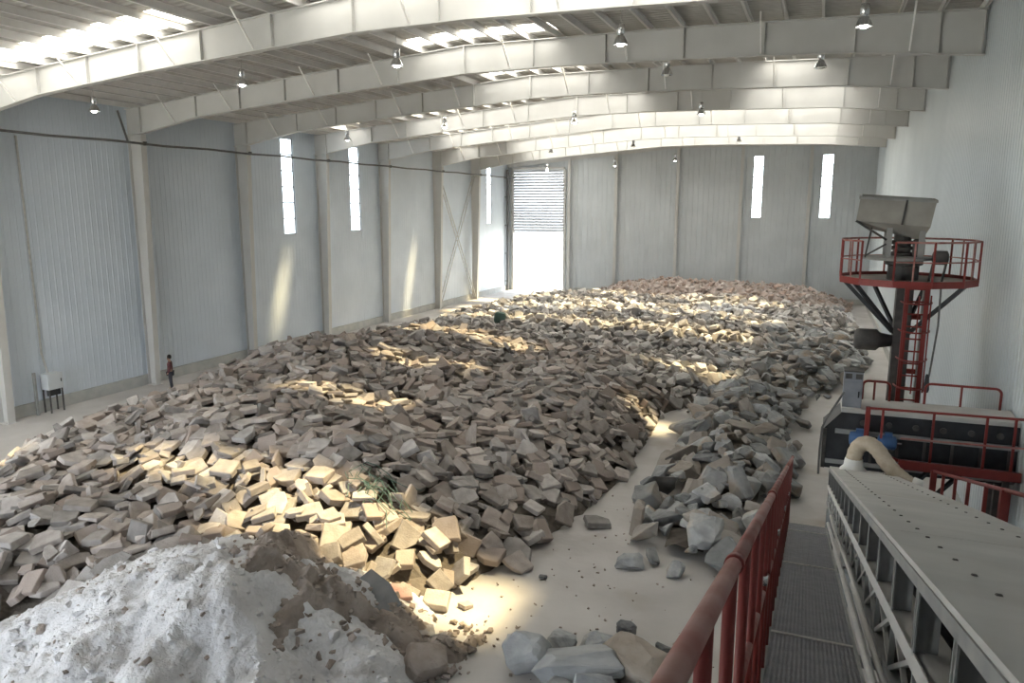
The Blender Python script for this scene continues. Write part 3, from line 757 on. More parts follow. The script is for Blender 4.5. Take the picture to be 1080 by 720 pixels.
ground_rock('flat pale rock lying clear of the toe of the rock pile', -3.95, 17.55, .85, .8, .65, .2, .1, 912, 'rockg')
ground_rock('tiny dark stone alone on the bare floor path', -5.75, 16.1, .28, .22, .2, .1, 0, 913, 'rockd')
ground_rock('brown concrete lump at the foot of the powder mound, beside the bare floor', -6.6, 11.6, 1.15, 1.1, 1.0, .6, .3, 914, 'earth')
ground_rock('tan rock standing against the far end of the walkway', -0.65, 19.6, 1.0, .9, 1.3, .3, .3, 915, 'rockb')
def floor_slab(label, x, y, rz, tx, ty, k, s=1.0, z=0.0, m=None, name='broken_slab', cat='concrete slab'):
    me = SLABS[k].copy() if m else SLABS[k]
    if m: me.materials[0] = M[m]
    R = Matrix.Rotation(rz, 3, 'Z') @ Matrix.Rotation(tx, 3, 'X') @ Matrix.Rotation(ty, 3, 'Y')
    M4 = (R @ Matrix.Diagonal((s, s, s))).to_4x4(); zm = min((M4 @ v.co).z for v in me.vertices)
    M4 = Matrix.Translation((x, y, z - zm)) @ M4
    o = bpy.data.objects.new(name, me); col.objects.link(o); o.matrix_world = M4; return tag(o, label, cat)
floor_slab('slab lying clear of the heap in the sunlit floor patch', -7.6, 14.0, .2, .25, 0, 1, 1.0)
floor_slab('slab propped at the heap toe beside the sunlit floor patch', -6.5, 16.3, -.4, .1, .45, 2, 1.05)
floor_slab('slab leaning outward on the heap toe behind the propped slab', -6.75, 16.8, .1, .5, .0, 4, 1.15)
floor_slab('slab resting flat on the floor path halfway along the heap', -5.4, 19.6, .5, .1, .1, 5, 1.0)
floor_slab('small slab fragment beside the sunlit floor patch', -6.95, 14.2, 1.1, .0, .1, 7, .45)
floor_slab('broad slab fragment near the foot of the powder mound', -7.2, 12.8, .6, .1, .3, 8, .7)
floor_slab('thin slab fragment tilted at the foot of the powder mound', -6.75, 12.6, .9, .5, .1, 9, .6)
floor_slab('pink brick fragment beside the dark sheet at the heap toe', -8.1, 13.3, .6, .35, .1, 3, .72, .45, 'pink', 'brick_fragment', 'brick')

# ------------------------------------------------------------------ powder mound with its earthy flank
x0, x1, y0, y1, st = -19.0, -5.8, 5.2, 14.6, .07
PX = np.arange(x0, x1, st); PY = np.arange(y0, y1, st); PXX, PYY = np.meshgrid(PX, PY, indexing='ij')
HP = h_powder(PXX, PYY)
# earthy ridge runs from the peak to the floor path
def h_earth(X, Y):
    a = np.array((-9.7, 11.2)); c = np.array((-6.4, 12.3)); e = c - a
    t = np.clip(((X - a[0]) * e[0] + (Y - a[1]) * e[1]) / (e @ e), -.1, 1)
    d = np.hypot(X - a[0] - t * e[0], Y - a[1] - t * e[1])
    side = (X - a[0]) * -e[1] + (Y - a[1]) * e[0]
    d = np.where(side > 0, d * .62, d)
    return 1.98 * (1 - t) + .26 - .8 * d + .5 * vnoise(X, Y, .55, 61) + .34 * vnoise(X, Y, .22, 62)
HE = h_earth(PXX, PYY)
def patch(name, H, m, lab):
    k = (H > -.05); idx = -np.ones(H.shape, int)
    u = k.copy(); u[1:, :] |= k[:-1, :]; u[:, 1:] |= k[:, :-1]; u[1:, 1:] |= k[:-1, :-1]
    ids = np.argwhere(u); idx[u] = np.arange(len(ids)); b = MB()
    Z = np.maximum(H, -.12)
    b.v = [(PXX[i, j], PYY[i, j], Z[i, j]) for i, j in ids]
    b.f = [(int(idx[i, j]), int(idx[i + 1, j]), int(idx[i + 1, j + 1]), int(idx[i, j + 1])) for i, j in np.argwhere(k[:-1, :-1])]
    o = b.build(name, m, smooth=True); return tag(o, lab, 'mound', kind='stuff')
patch('powder_mound', HP + .02 * rng.standard_normal(HP.shape), 'powder', 'pale grey powder mound with fine crumbs, in front of the slab heap')
patch('earth_ridge', np.where(HE > HP - .25, HE, -1) + .03 * rng.standard_normal(HP.shape), 'earth', 'brown crumbly earth ridge on the flank of the pale powder mound')
cr, ce = [], []
for _ in range(1500):
    x, y = r.uniform(-16, -6), r.uniform(6, 13.5); hp = float(h_powder(x, y)); he = float(h_earth(np.array(x), np.array(y)))
    h = max(hp, he, 0)
    if max(hp, he) < -.3 and r.random() < .6: continue
    if he > hp - .2: ce.append(pose(x, y, r, .6, CHIPS, r.uniform(.08, .26), .0, h))
    else: (cr if r.random() < .8 else ce).append(pose(x, y, r, .6, CHIPS, r.uniform(.03, .13) if r.random() < .9 else r.uniform(.15, .3), .0, h))
join('powder_crumbs', cr, 'powder', 'small pale crumbs scattered over the powder mound', 'crumbs')
join('earth_crumbs', ce, 'earth', 'brown crumbs and clods on the earth ridge and powder mound', 'crumbs')
cr = []
for _ in range(500):
    x, y = r.uniform(-8, -.8), r.uniform(11, 22)
    if float(h_all(x, y)) > .05: continue
    if y > 14.2 and r.random() < .6: continue
    cr.append(pose(x, y, r, .5, CHIPS, r.uniform(.03, .10), 0, 0))
join('floor_grit', cr, 'earth', 'fine grit scattered on the bare floor path', 'grit')

# dark sheet at the heap toe, green straps in the heap
me = bpy.data.meshes.new('metal_sheet'); bm = bmesh.new()
q = [bm.verts.new(p) for p in ((-.75, -.5, .0), (.7, -.55, .03), (.8, .45, -.02), (.1, .6, .04), (-.7, .5, .02))]; bm.faces.new(q)
g = bmesh.ops.extrude_face_region(bm, geom=list(bm.faces)); bmesh.ops.translate(bm, verts=[v for v in g['geom'] if isinstance(v, bmesh.types.BMVert)], vec=(0, 0, .04))
bmesh.ops.recalc_face_normals(bm, faces=bm.faces); bm.to_mesh(me); bm.free(); me.materials.append(M['sheet'])
o = bpy.data.objects.new('metal_sheet', me); col.objects.link(o); o.location = (-8.35, 12.55, .80); o.rotation_euler = (.5, .35, -.35); o.scale = (.75, .75, 1)
tag(o, 'dark grey flat sheet leaning between powder mound and slab heap', 'sheet')
t = thing('packing_strap', 'tangle of green plastic straps caught on the sunlit slabs', 'strap', (-10, 15.8, 2))
for k in range(16):
    a = Vector((-10.9 + r.uniform(-.5, .4), 16.2 + r.uniform(-.3, .5), 0)); e = a + Vector((r.uniform(.4, 1.9), r.uniform(-1.5, -.3), 0))
    pts = []
    for j in range(6):
        p = a.lerp(e, j / 5) + Vector((r.uniform(-.14, .14), r.uniform(-.14, .14), 0)); p.z = float(h_all(p.x, p.y)) + .22 + r.uniform(-.04, .2); pts.append(p)
    b = MB(); b.tube(pts, .012, 5); b.build('strand', 'strap', t)

me = rock_mesh(990, 'strap', 40, .3, .03); o = bpy.data.objects.new('plastic_sack', me); col.objects.link(o)
gx, gy = -18.6, 43.5; o.location = (gx, gy, float(h_all(gx, gy)) + .45); o.scale = (.8, .7, 1.5); o.rotation_euler = (.3, .2, .5)
tag(o, 'crumpled green plastic sack on the far half of the heap', 'sack')
# ------------------------------------------------------------------ inclined conveyor, walkway, rails (they drop 0.291 m per metre)
SL, SXD = -.291, -.003
def inc(x, zo, y): return Vector((x + SXD * y, y, CAMZ + zo + SL * y))
def incbox(b, x0, x1, z0, z1, ya, yb):
    return b.hexa([inc(x0, z0, ya), inc(x1, z0, ya), inc(x1, z1, ya), inc(x0, z1, ya), inc(x0, z0, yb), inc(x1, z0, yb), inc(x1, z1, yb), inc(x0, z1, yb)])
YE = 18.1
t = thing('belt_conveyor', 'long grey covered belt conveyor sloping down beside the walkway', 'conveyor', tuple(inc(1.2, -1.6, 9)))
for a, c in ((-1.0, 1.9), (1.9, 5.9), (5.9, 9.9), (9.9, 13.9), (13.9, YE)):
    b = MB(); incbox(b, .6, 1.87, -.665, -.636, a + .008, c - .008); incbox(b, .6, .615, -.72, -.665, a + .008, c - .008); incbox(b, 1.855, 1.87, -.72, -.665, a + .008, c - .008)
    p = b.build('cover_panel', 'machine', t)
    y = math.ceil((a - .15) * 2) / 2 + .18
    while y < c - .05:
        for x in (.854, 1.63):
            if y > 1.2:
                q = MB(); q.hexa([inc(x + u * .014, -.637, y + v * .018) for u, v in ((-1, -1), (1, -1), (1, 1), (-1, 1))] + [inc(x + u * .01, -.627, y + v * .012) for u, v in ((-1, -1), (1, -1), (1, 1), (-1, 1))])
                q.build('bolt', 'dark', p)
        y += .5
for s, x in ((1, .62), (-1, 1.85)):
    b = MB(); incbox(b, x - .03, x + .03, -.74, -.67, -1, YE); b.build('top_chord', 'machine_d', t)
    b = MB(); incbox(b, min(x - .02, x + s * .18), max(x - .02, x + s * .18), -1.11, -1.08, -1, YE); incbox(b, x - .03, x, -1.18, -1.08, -1, YE); b.build('middle_chord', 'machine', t)
    b = MB(); incbox(b, x - .03, x + .04, -1.56, -1.49, -1, YE); b.build('bottom_chord', 'machine_d', t)
    for k in range(20):
        y = -.9 + k * .99
        if y > YE - .1: break
        b = MB(); p0, p1 = inc(x, -1.09, y), inc(x, -.7, y)
        b.box(p0.x - .03, p0.x + .03, y - .012, y + .012, p0.z, p1.z); b.box(p0.x - .03, p0.x - .02, y - .04, y + .04, p0.z, p1.z)
        if s > 0: b.box(p0.x + .02, p0.x + .09, y + .005, y + .02, p0.z, p1.z - .02)
        b.build('side_post', 'machine_d', t)
        if s > 0:
            ye = min(y + .99, YE)
            b = MB(); b.bar(inc(x, -1.5, y), inc(x, -1.13, ye), .03, .03); b.build('diagonal', 'pipe', t)
            b = MB(); b.bar(inc(x, -1.13, y), inc(x, -1.5, ye), .03, .03); b.build('diagonal', 'pipe', t)
            b = MB(); b.bar(inc(x, -1.5, y), inc(x, -1.13, y), .035, .035); b.build('strut', 'machine_d', t)
b = MB(); incbox(b, .85, 1.62, -.98, -.95, -1, YE); b.build('belt', 'black', t)
b = MB(); incbox(b, 1.81, 1.82, -1.5, -.70, -1, YE); b.build('shade_side_sheet', 'machine_d', t)  # closed side added to keep light out of the conveyor interior
b = MB(); incbox(b, .66, 1.82, -1.52, -1.51, -1, YE); b.build('shade_belly_pan', 'dark', t)  # dark sheet added underneath so the inside of the truss stays shaded
b = MB(); incbox(b, .85, 1.62, -1.42, -1.40, -1, YE); b.build('return_belt', 'black', t)
for k in range(14):
    y = .2 + k * 1.3; c = inc(1.235, -1.03, y)
    b = MB(); b.lathe([(.055, -.42), (.06, -.4), (.06, .4), (.055, .42)], tuple(c), 8, 'X'); b.build('idler_roller', 'dark', t)
    b = MB(); b.bar(inc(.64, -1.13, y + .2), inc(1.83, -1.13, y + .2), .06, .06); b.build('cross_member', 'machine_d', t)
for y in (4.5, 10.3, 16.5):
    for x in (.62, 1.85):
        p = inc(x, -1.56, y); b = MB(); b.bar((p.x, y, 0), tuple(p), .14, .14); b.build('leg', 'machine_d', t)
    p = inc(.62, -1.56, y); q = inc(1.85, -1.56, y)
    b = MB(); b.bar((p.x, y, .4), (q.x, y, q.z - .3), .07, .07); b.bar((q.x, y, .4), (p.x, y, p.z - .3), .07, .07); b.build('leg_brace', 'machine_d', t)

t = thing('walkway', 'narrow grated walkway with red handrail running down beside the grey conveyor', 'walkway', tuple(inc(.14, -1.5, 6)))
for a, c in ((-1, 2.12), (2.12, 5.18), (5.18, 8.23), (8.23, 11.2), (11.2, 12.1)):
    b = MB(); incbox(b, -.123, .405, -1.47, -1.44, a + .01, c - .01); b.build('grating_panel', 'grate', t)
    b = MB(); incbox(b, -.123, .405, -1.455, -1.432, c - .016, c + .016); b.build('joint_strip', 'machine', t)
for x0, x1 in ((-.15, -.123), (.405, .425)):
    b = MB(); incbox(b, x0, x1, -1.60, -1.43, -1, 12.1); b.build('side_channel', 'machine_d', t)
b = MB(); b.tube([inc(.445, -1.37, y) for y in np.linspace(-1, 12.2, 12)], .026, 8); b.build('side_pipe', 'pipe', t, smooth=True)
b = MB(); b.tube([inc(.51, -1.36 + .03 * math.sin(y), y) for y in np.linspace(-1, 13.2, 20)], .02, 8); b.build('cable_pipe', 'machine', t, smooth=True)
for y in (1.5, 5.2, 8.9, 12.0):
    b = MB(); b.bar(inc(-.14, -1.58, y), inc(.62, -1.53, y), .06, .06); b.build('bracket', 'machine_d', t)
RX = -.142
hr = thing('handrail', None, None, (0, 0, 0)); hr.parent = t; hr.location = (-org[t.name]); org[hr.name] = Vector((0, 0, 0))
def rbuild(b, name, m): return b.build(name, m, hr, smooth=True)
for a, c, dz in ((.2, 1.86, 0), (1.86, 4.2, -.004), (4.2, 8.2, 0), (8.2, 12.2, 0)):
    b = MB(); b.tube([inc(RX, -.352 + dz, a), inc(RX, -.352 + dz, c - .01)], .0205, 12); rbuild(b, 'top_rail', 'redrail')
    b = MB(); b.tube([inc(RX, -.352, c - .03), inc(RX, -.352, c + .03)], .0245, 12); rbuild(b, 'rail_sleeve', 'red')
    b = MB(); b.tube([inc(RX, -.845, a), inc(RX, -.845, c)], .0155, 10); rbuild(b, 'mid_rail', 'redrail')
y = 1.27; k = 0
while y < 12.2:
    b = MB(); b.tube([inc(RX, -1.55, y), inc(RX, -.36, y)], .0165, 10); p = rbuild(b, 'post', 'red')
    if k % 4 == 1:
        b = MB(); b.tube([inc(RX, -.80, y), inc(RX, -.75, y)], .020, 10); rbuild(b, 'clamp_band', 'alu')
        b = MB(); b.bar(inc(RX, -.745, y), inc(RX - .06, -.745, y - .01), .012, .012); rbuild(b, 'clamp_bolt', 'black')
    y += .5; k += 1

t = thing('service_rail', 'red handrail on the far side of the grey conveyor by the glossy wall', 'handrail', tuple(inc(2.55, -1.5, 12)))
b = MB(); b.tube([inc(2.55, -.446, 3), inc(2.55, -.446, 17.06)], .03, 8); b.build('top_rail', 'red', t)
for y in (17.03, 11.3, 5.5):
    b = MB(); b.bar(inc(2.55, -1.5, y), inc(2.55, -.43, y), .11, .11); b.build('post', 'red', t)
for y in (15.9, 14.7, 13.6, 12.4, 10.1, 9.0, 7.8, 6.6):
    b = MB(); b.bar(inc(2.55, -1.5, y), inc(2.55, -.45, y), .05, .05); b.build('baluster', 'red', t)
b = MB(); incbox(b, 2.0, 2.62, -1.55, -1.5, 3, 17.1); b.build('deck', 'grate', t)
for y in (4.4, 10.2, 16.4):
    for x in (2.05, 2.55):
        p = inc(x, -1.55, y); b = MB(); b.bar((p.x, y, 0), tuple(p), .1, .1); b.build('leg', 'machine_d', t)

# flexible dust hose on the conveyor cover
t = thing('dust_hose', 'beige flexible dust hose arching off the end of the conveyor cover', 'hose', (1.0, 16.9, 3.35))
hp = [(.98, 17.1, 3.45), (.98, 17.1, 3.75), (1.06, 17.1, 3.98), (1.24, 17.05, 4.06), (1.42, 17.0, 3.95), (1.58, 16.9, 3.72), (1.75, 16.8, 3.55), (1.95, 16.7, 3.42), (2.08, 16.65, 3.36)]
fine = []
for i in range(len(hp) - 1):
    for k in range(4): fine.append(Vector(hp[i]).lerp(Vector(hp[i + 1]), k / 4))
fine.append(Vector(hp[-1]))
for _ in range(3): fine = [fine[0]] + [(fine[i - 1] + fine[i] * 2 + fine[i + 1]) / 4 for i in range(1, len(fine) - 1)] + [fine[-1]]
b = MB(); b.tube(fine, [.155 + .012 * (i % 2) for i in range(len(fine))], 14); b.build('tube', 'hose', t, smooth=True)
zc = inc(.98, -.636, 17.1).z
b = MB(); b.lathe([(.27, zc - .08), (.27, zc + .03), (.20, zc + .10), (.18, zc + .26), (.165, zc + .28)], (.98, 17.1, 0), 16); b.build('flange', 'white', t, smooth=True)
b = MB(); b.tube([hp[-1], (2.25, 16.6, 3.34)], [.19, .17], 12); b.build('end_cuff', 'white', t, smooth=True)

# ------------------------------------------------------------------ black cross conveyor with its service platform
t = thing('enclosed_conveyor', 'black enclosed cross conveyor with pale top cover under the red tower', 'conveyor', (2.3, 19.2, 0))
YF, YK = 18.75, 19.75
prof = [(.38, 2.85), (.38, 3.82), (.74, 4.25), (4.31, 4.25), (4.31, 2.95), (1.2, 2.85)]
b = MB(); b.prism([(x, YF, z) for x, z in prof], [(x, YK, z) for x, z in prof]); b.build('body', 'black', t)
b = MB(); b.hexa([(.72, YF - .03, 4.25), (4.31, YF - .03, 4.27), (4.31, YK + .1, 4.27), (.72, YK + .1, 4.25), (.72, YF - .03, 4.35), (4.31, YF - .03, 4.37), (4.31, YK + .1, 4.37), (.72, YK + .1, 4.35)]); b.build('top_cover', 'machine', t)
b = MB(); b.box(.62, 4.31, YF - .08, YF, 3.74, 3.84); b.build('side_pipe', 'machine_d', t)
b = MB(); b.box(.45, 4.31, YF - .05, YF, 2.98, 3.08); b.build('lower_flange', 'machine_d', t)
b = MB(); b.prism([(.36, YF - .04, 2.85), (.44, YF - .04, 2.85), (.44, YF - .04, 3.82), (.36, YF - .04, 3.82)], [(.36, YK, 2.85), (.44, YK, 2.85), (.44, YK, 3.82), (.36, YK, 3.82)]); b.build('end_plate', 'dark', t)
for k, x in enumerate(np.arange(1.2, 4.2, .55)):
    b = MB(); b.lathe([(.07, YF - .05), (.07, YF)], (x, 0, 4.03), 10, 'Y'); b.build('inspection_cap', 'dark', t)
    b = MB(); b.box(x + .18, x + .24, YF - .035, YF, 3.08, 3.74); b.build('stiffener', 'dark', t)
for x in (.7, 2.4, 4.05):
    for y in (18.9, 19.6):
        b = MB(); b.bar((x, y, 0), (x, y, 2.9), .16, .16); b.build('leg', 'dark', t)
for x, c in ((1.12, 3.70), (1.72, 3.68)):
    m_ = thing('electric_motor', 'small blue electric motor on the black conveyor, %s' % ('beside the chamfered end' if x < 1.4 else 'above the hose'), 'motor', (x, YF - .2, c), 'blue motors on the black conveyor')
    b = MB(); b.lathe([(.07, -.2), (.15, -.18), (.16, -.1), (.16, .16), (.10, .2)], (x, YF - .22, c), 14, 'X'); b.build('housing', 'blue', m_, smooth=True)
    b = MB(); b.box(x - .06, x + .1, YF - .28, YF - .14, c + .15, c + .23); b.build('terminal_box', 'blue', m_)
    b = MB(); b.box(x - .12, x + .12, YF - .36, YF - .04, c - .19, c - .14); b.build('foot', 'dark', m_)
    b = MB(); b.lathe([(.03, .2), (.03, .3)], (x, YF - .22, c), 8, 'X'); b.build('shaft', 'alu', m_)
t = thing('service_platform', 'red-edged service platform with railing in front of the black conveyor', 'platform', (3.0, 18.45, 0))
b = MB(); b.box(1.95, 4.3, 18.16, 18.24, 3.2, 3.4); b.build('edge_beam', 'red', t)
b = MB(); b.box(1.95, 4.3, 18.24, 18.68, 3.24, 3.28); b.build('deck', 'grate', t)
b = MB(); b.tube([(1.27, 18.45, 4.47), (4.3, 18.45, 4.52)], .03, 8); b.build('top_rail', 'red', t)
b = MB(); b.tube([(1.95, 18.2, 3.9), (4.3, 18.2, 3.95)], .022, 8); b.build('mid_rail', 'redrail', t)
for x, w in ((1.27, .10), (1.58, .05), (2.6, .05), (3.62, .05), (4.15, .05)):
    b = MB(); b.bar((x, 18.45, 3.25 if x > 1.9 else 3.55), (x, 18.45, 4.5), w, w); b.build('post', 'red', t)
b = MB(); b.bar((1.2, 18.45, 3.55), (2.0, 18.45, 3.30), .06, .06); b.build('bracket', 'red', t)
for x in (2.05, 4.1):
    b = MB(); b.bar((x, 18.5, 0), (x, 18.5, 3.24), .12, .12); b.build('leg', 'dark', t)
for x in (2.15, 2.75):
    b = MB(); b.bar((x + .5, 18.45, 3.2), (x - .1, 18.3, 2.5), .12, .06); b.build('knee_brace', 'black', t)
t = thing('switch_cabinet', 'tall blue-grey switch cabinet standing on the chamfered end of the black conveyor', 'cabinet', (.93, 19.1, 4.35))
b = MB(); b.box(.73, 1.14, 18.85, 19.3, 4.35, 5.2); b.build('body', 'cabinet', t)
b = MB(); b.box(.75, 1.12, 18.835, 18.85, 4.4, 5.0); dr = b.build('door', 'cabinet', t)
b = MB(); b.box(1.05, 1.08, 18.81, 18.835, 4.6, 4.75); b.build('handle', 'black', dr)
b = MB(); b.box(.72, 1.15, 18.83, 19.32, 5.2, 5.23); b.build('lid', 'dark', t)
for x in (.76, .98):
    b = MB(); b.box(x, x + .14, 18.84, 18.85, 5.04, 5.16); b.build('meter_window', 'dark', t)
def upright_rail(name, label, x0, x1, z0, z1, y, posts):
    t = thing(name, label, 'handrail', (x0, y, z0), 'low red rails behind the black conveyor')
    rr = .12
    arc = lambda cx, a0, a1: [(cx + rr * math.cos(a), y, z1 - rr + rr * math.sin(a)) for a in np.linspace(a0, a1, 5)]
    b = MB(); b.tube([(x0, y, z0)] + arc(x0 + rr, math.pi, math.pi / 2) + arc(x1 - rr, math.pi / 2, 0) + [(x1, y, z0)], .03, 8); b.build('frame', 'red', t, smooth=True)
    for x in posts:
        b = MB(); b.tube([(x, y, z0), (x, y, z1)], .025, 8); b.build('post', 'red', t)
upright_rail('guard_rail', 'low red guard rail with rounded end between tower foot and glossy wall', 2.55, 4.1, 4.36, 4.86, 19.8, (3.3,))
upright_rail('guard_rail', 'low red guard rail between grey switch cabinet and tower column', 1.2, 1.8, 4.35, 4.82, 19.8, (1.46,))
t = thing('sampling_hose', 'thin dark hose hanging off the chamfered end of the black conveyor', 'hose', (.35, 18.9, 3))
b = MB(); b.tube([(.75, 18.68, 4.75), (.62, 18.65, 4.5), (.42, 18.64, 4.1), (.33, 18.64, 3.85), (.31, 18.64, 3.3), (.32, 18.64, 2.7)], .025, 6); b.build('tube', 'conduit', t)

# ------------------------------------------------------------------ red tower with round platform
TX, TY = 2.05, 21.2
t = thing('slewing_tower', 'red and dark slewing tower with round railed platform and tilted hopper', 'tower', (TX, TY, 0))
b = MB(); b.box(1.86, 2.24, TY - .2, TY + .2, 0, 7.15); b.build('column', 'dark', t)
b = MB(); b.box(2.46, 2.62, TY - .1, TY + .1, 0, 7.15); b.build('side_column', 'grey', t)
for z in (1.5, 3.2, 4.8, 6.2):
    b = MB(); b.box(2.24, 2.46, TY - .05, TY + .05, z, z + .12); b.build('tie', 'red', t)
b = MB(); b.box(1.6, 2.9, TY - .5, TY + .5, 0, .06); b.build('base_plate', 'dark', t)
for x in (2.06, 2.5):
    b = MB(); b.bar((x, TY - .5, .06), (x, TY - .5, 7.2), .1, .1); b.build('ladder_rail', 'red', t)
for k in range(22):
    b = MB(); b.tube([(2.06, TY - .5, .5 + k * .31), (2.5, TY - .5, .5 + k * .31)], .022, 6); b.build('rung', 'red', t)
for z in (4.6, 5.3, 6.0, 6.7):
    b = MB(); b.tube([(2.28 + .34 * math.cos(a), TY - .5 - .55 * math.sin(a), z) for a in np.linspace(0, math.pi, 9)], .022, 6); b.build('cage_hoop', 'red', t)
for a in (.6, 1.57, 2.5):
    b = MB(); b.tube([(2.28 + .34 * math.cos(a), TY - .5 - .55 * math.sin(a), 4.5), (2.28 + .34 * math.cos(a), TY - .5 - .55 * math.sin(a), 6.9)], .018, 6); b.build('cage_bar', 'red', t)
R0 = 1.56
poly = [(TX + R0 * math.cos(a), TY + R0 * math.sin(a)) for a in np.arange(12) * math.pi / 6 + math.pi / 12]
b = MB(); b.prism([(x, y, 7.15) for x, y in poly], [(x, y, 7.2) for x, y in poly]); dk = b.build('platform_deck', 'hopper', t)
for i in range(12):
    p, q = poly[i], poly[(i + 1) % 12]
    b = MB(); b.bar((*p, 7.2), (*q, 7.2), .04, .16); b.build('toe_board', 'red', t)
    if i not in (7,):
        b = MB(); b.tube([(*p, 8.18), (*q, 8.18)], .024, 6); b.build('top_rail', 'redrail', t)
        b = MB(); b.tube([(*p, 7.72), (*q, 7.72)], .016, 6); b.build('mid_rail', 'redrail', t)
    b = MB(); b.tube([(*p, 7.2), (*p, 8.19)], .026, 6); b.build('post', 'red', t)
    m_ = ((p[0] + q[0]) / 2, (p[1] + q[1]) / 2)
    if i % 2 == 0: b = MB(); b.tube([(*m_, 7.2), (*m_, 8.19)], .02, 6); b.build('post', 'redrail', t)
for a in (0.15, 1.1, 2.1, 3.0, 3.75, 5.65):
    b = MB(); b.bar((TX + 1.45 * math.cos(a), TY + 1.45 * math.sin(a), 7.14), (TX + .2 * math.cos(a), TY + .2 * math.sin(a), 5.85), .07, .09); b.build('strut', 'black', t)
b = MB(); b.lathe([(.36, 7.2), (.36, 7.55), (.44, 7.58), (.44, 7.68), (.3, 7.7)], (1.97, TY, 0), 18); b.build('slewing_ring', 'dark', t, smooth=False)
b = MB(); b.lathe([(.25, 7.66), (.8, 7.70), (.82, 7.76), (.25, 7.80)], (1.8, TY, 0), 18); b.build('turntable', 'grey', t)
for z in (7.84, 7.98, 8.12): 
    b = MB(); b.lathe([(.22, z - .04), (.32, z - .03), (.32, z + .03), (.22, z + .05)], (1.9, TY, 0), 16); b.build('bearing_stack', 'dark', t)
b = MB(); b.lathe([(.2, 7.7), (.2, 8.4)], (1.9, TY, 0), 12); b.build('spindle', 'dark', t)
b = MB(); b.lathe([(.12, 7.78), (.14, 7.86), (.14, 8.18), (.1, 8.22)], (2.25, TY - .2, 0), 12); b.build('gear_motor', 'dark', t)
b = MB(); b.lathe([(.1, 2.55), (.17, 2.58), (.17, 2.86), (.1, 2.9)], (0, TY - .35, 7.78), 12, 'X'); mt = b.build('side_motor', 'dark', t, smooth=True)
for dx in (2.58, 2.86):
    b = MB(); b.bar((dx - .06, TY - .35, 7.2), (dx, TY - .35, 7.65), .05, .05); b.build('motor_leg', 'dark', t)
for x in (1.56, 2.28):
    for y in (TY - .45, TY + .35):
        b = MB(); b.bar((x, y, 7.72), (x, y, 8.62), .13, .1); b.build('hopper_post', 'grey', t)
# tilted open hopper
yf, yb = TY - .62, TY + .62
outer_t = [(.84, yf), (2.5, yf), (2.56, yb), (.90, yb)]; outer_b = [(.98, yf + .3), (2.28, yf + .3), (2.28, yb - .3), (.98, yb - .3)]
zt = [9.22, 9.12, 9.18, 9.30]; zm = [8.66, 8.52, 8.52, 8.66]
top = [(x, y, z) for (x, y), z in zip(outer_t, zt)]; mid = [(x + .0, y, z) for (x, y), z in zip([(.78, yf), (2.42, yf), (2.48, yb), (.84, yb)], zm)]
low = [(1.15, yf + .35, 8.45), (2.3, yf + .35, 8.2), (2.3, yb - .35, 8.2), (1.15, yb - .35, 8.45)]
b = MB()
for ra, rb in ((top, mid), (mid, low)):
    for i in range(4):
        j = (i + 1) % 4; ce = Vector((1.65, TY, 8.9))
        P = [Vector(ra[i]), Vector(ra[j]), Vector(rb[j]), Vector(rb[i])]
        Q = [p.lerp(Vector((ce.x, ce.y, p.z)), .03) for p in P]
        b.hexa(P + Q)
hpz = b.build('hopper', 'hopper', t)
for i in range(4):
    b = MB(); b.bar(top[i], top[(i + 1) % 4], .06, .06); b.build('rim', 'grey', hpz)
b = MB(); b.bar(Vector(top[0]).lerp(Vector(top[1]), .62) + Vector((0, -.02, 0)), Vector(mid[0]).lerp(Vector(mid[1]), .62) + Vector((0, -.02, 0)), .04, .05); b.build('stiffener', 'dark', hpz)
b = MB(); b.bar(mid[0], (1.5, yf + .1, 8.2), .05, .05); b.bar((1.15, yf + .05, 8.5), (1.05, yf + .1, 7.76), .04, .04); b.bar((1.05, yf + .1, 7.8), (1.5, yf + .1, 8.1), .04, .04); b.build('hopper_strut', 'dark', t)
b = MB(); b.lathe([(.16, .98), (.26, 1.02), (.28, 1.1), (.28, 1.5), (.2, 1.58), (.14, 1.9)], (0, TY, 5.62), 16, 'X'); b.build('drive_drum', 'dark', t, smooth=True)
b = MB(); b.tube([(2.72, TY - .95, 7.1), (2.74, TY - .95, 6.2), (2.66, TY - .95, 5.0), (2.62, TY - .95, 4.75)], .022, 6); pc = b.build('hanging_cable', 'conduit', t)
b = MB(); b.lathe([(.03, 5.0), (.045, 4.95), (.07, 4.62), (.05, 4.55)], (2.62, TY - .95, 0), 10); b.build('cable_plug', 'black', pc)

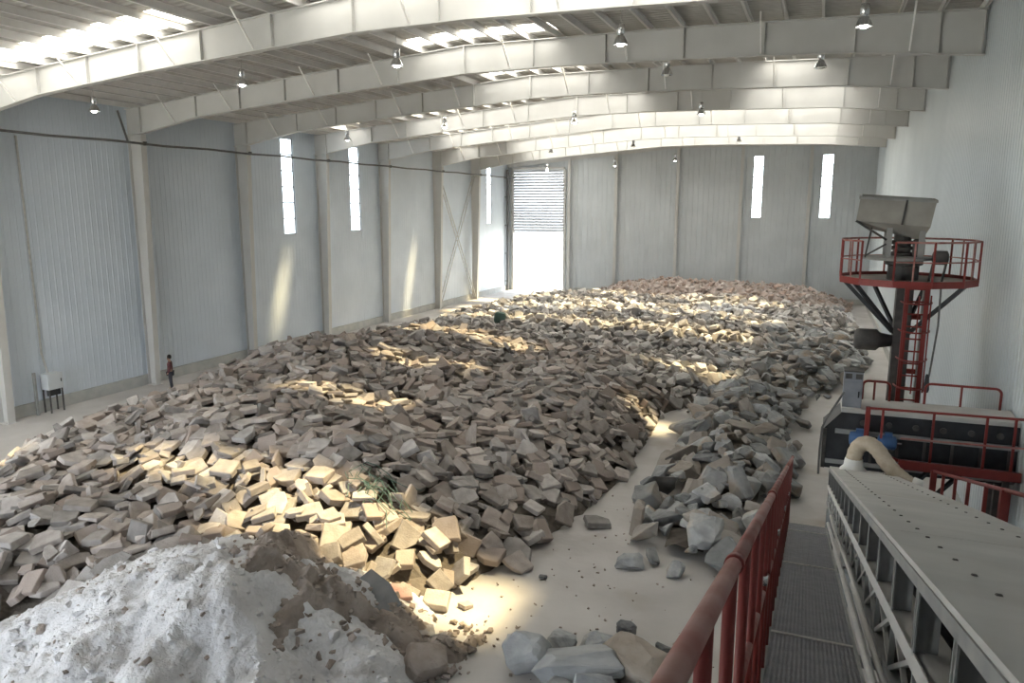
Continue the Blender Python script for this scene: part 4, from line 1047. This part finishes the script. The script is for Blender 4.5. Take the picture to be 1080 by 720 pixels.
# ------------------------------------------------------------------ the person by the left wall
pt = thing('person', 'distant standing person in dark work clothes between heap and slit-window wall', 'person', (-29.55, 27.3, 0))
def skin(name, verts, edges, radii, m, parent, root=0):
    me = bpy.data.meshes.new(name); me.from_pydata(verts, edges, []); me.materials.append(M[m])
    o = bpy.data.objects.new(name, me); col.objects.link(o)
    md = o.modifiers.new('skin', 'SKIN'); md.use_smooth_shade = True
    if not me.skin_vertices: me.attributes
    sv = me.skin_vertices[0].data
    for i, q in enumerate(radii): sv[i].radius = (q, q) if not isinstance(q, tuple) else q; sv[i].use_root = (i == root)
    o.modifiers.new('sub', 'SUBSURF').levels = 2
    o.parent = parent; return o
V = [(0, 0, .92), (0, .01, 1.15), (0, 0, 1.38), (0, 0, 1.48), (0, -.015, 1.58), (0, -.02, 1.70),
     (-.17, 0, 1.40), (-.24, .02, 1.14), (-.22, -.08, .90), (-.21, -.12, .82), (.17, 0, 1.40), (.25, .03, 1.14), (.22, -.07, .90), (.21, -.11, .82),
     (-.10, 0, .86), (-.12, -.03, .48), (-.13, .02, .09), (-.13, -.12, .045), (.10, 0, .86), (.12, .02, .48), (.13, .05, .09), (.13, -.09, .045)]
Ed = [(0, 1), (1, 2), (2, 3), (3, 4), (4, 5), (2, 6), (6, 7), (7, 8), (8, 9), (2, 10), (10, 11), (11, 12), (12, 13), (0, 14), (14, 15), (15, 16), (16, 17), (0, 18), (18, 19), (19, 20), (20, 21)]
Ra = [(.15, .11), (.15, .11), (.15, .11), .06, (.08, .095), (.07, .085), .065, .05, .036, .035, .065, .05, .036, .035, .09, .065, .045, .04, .09, .065, .045, .04]
try:
    skin('body', V, Ed, Ra, 'skin', pt)
    jv = [0, 1, 2, 6, 7, 8, 10, 11, 12]; jm = {k: i for i, k in enumerate(jv)}
    skin('jacket', [V[i] for i in jv], [(jm[a], jm[c]) for a, c in Ed if a in jm and c in jm], [(.18, .14), (.18, .14), (.17, .135), .085, .07, .055, .085, .07, .055], 'jacket', pt)
    tv = [0, 14, 15, 16, 18, 19, 20]; tm = {k: i for i, k in enumerate(tv)}
    skin('trousers', [V[i] for i in tv], [(tm[a], tm[c]) for a, c in Ed if a in tm and c in tm], [(.165, .13), .11, .085, .07, .11, .085, .07], 'trousers', pt)
except Exception as ex:
    print('person failed', ex)
b = MB(); b.lathe([(.088, 1.60), (.10, 1.66), (.095, 1.73), (.06, 1.785), (.01, 1.80)], (0, .015, 0), 12)
hair = bpy.data.meshes.new('hair'); hair.from_pydata(b.v, [], b.f); hair.materials.append(M['hair']); ho = bpy.data.objects.new('hair', hair); col.objects.link(ho); ho.parent = pt
pt.rotation_euler = (0, 0, -.9)
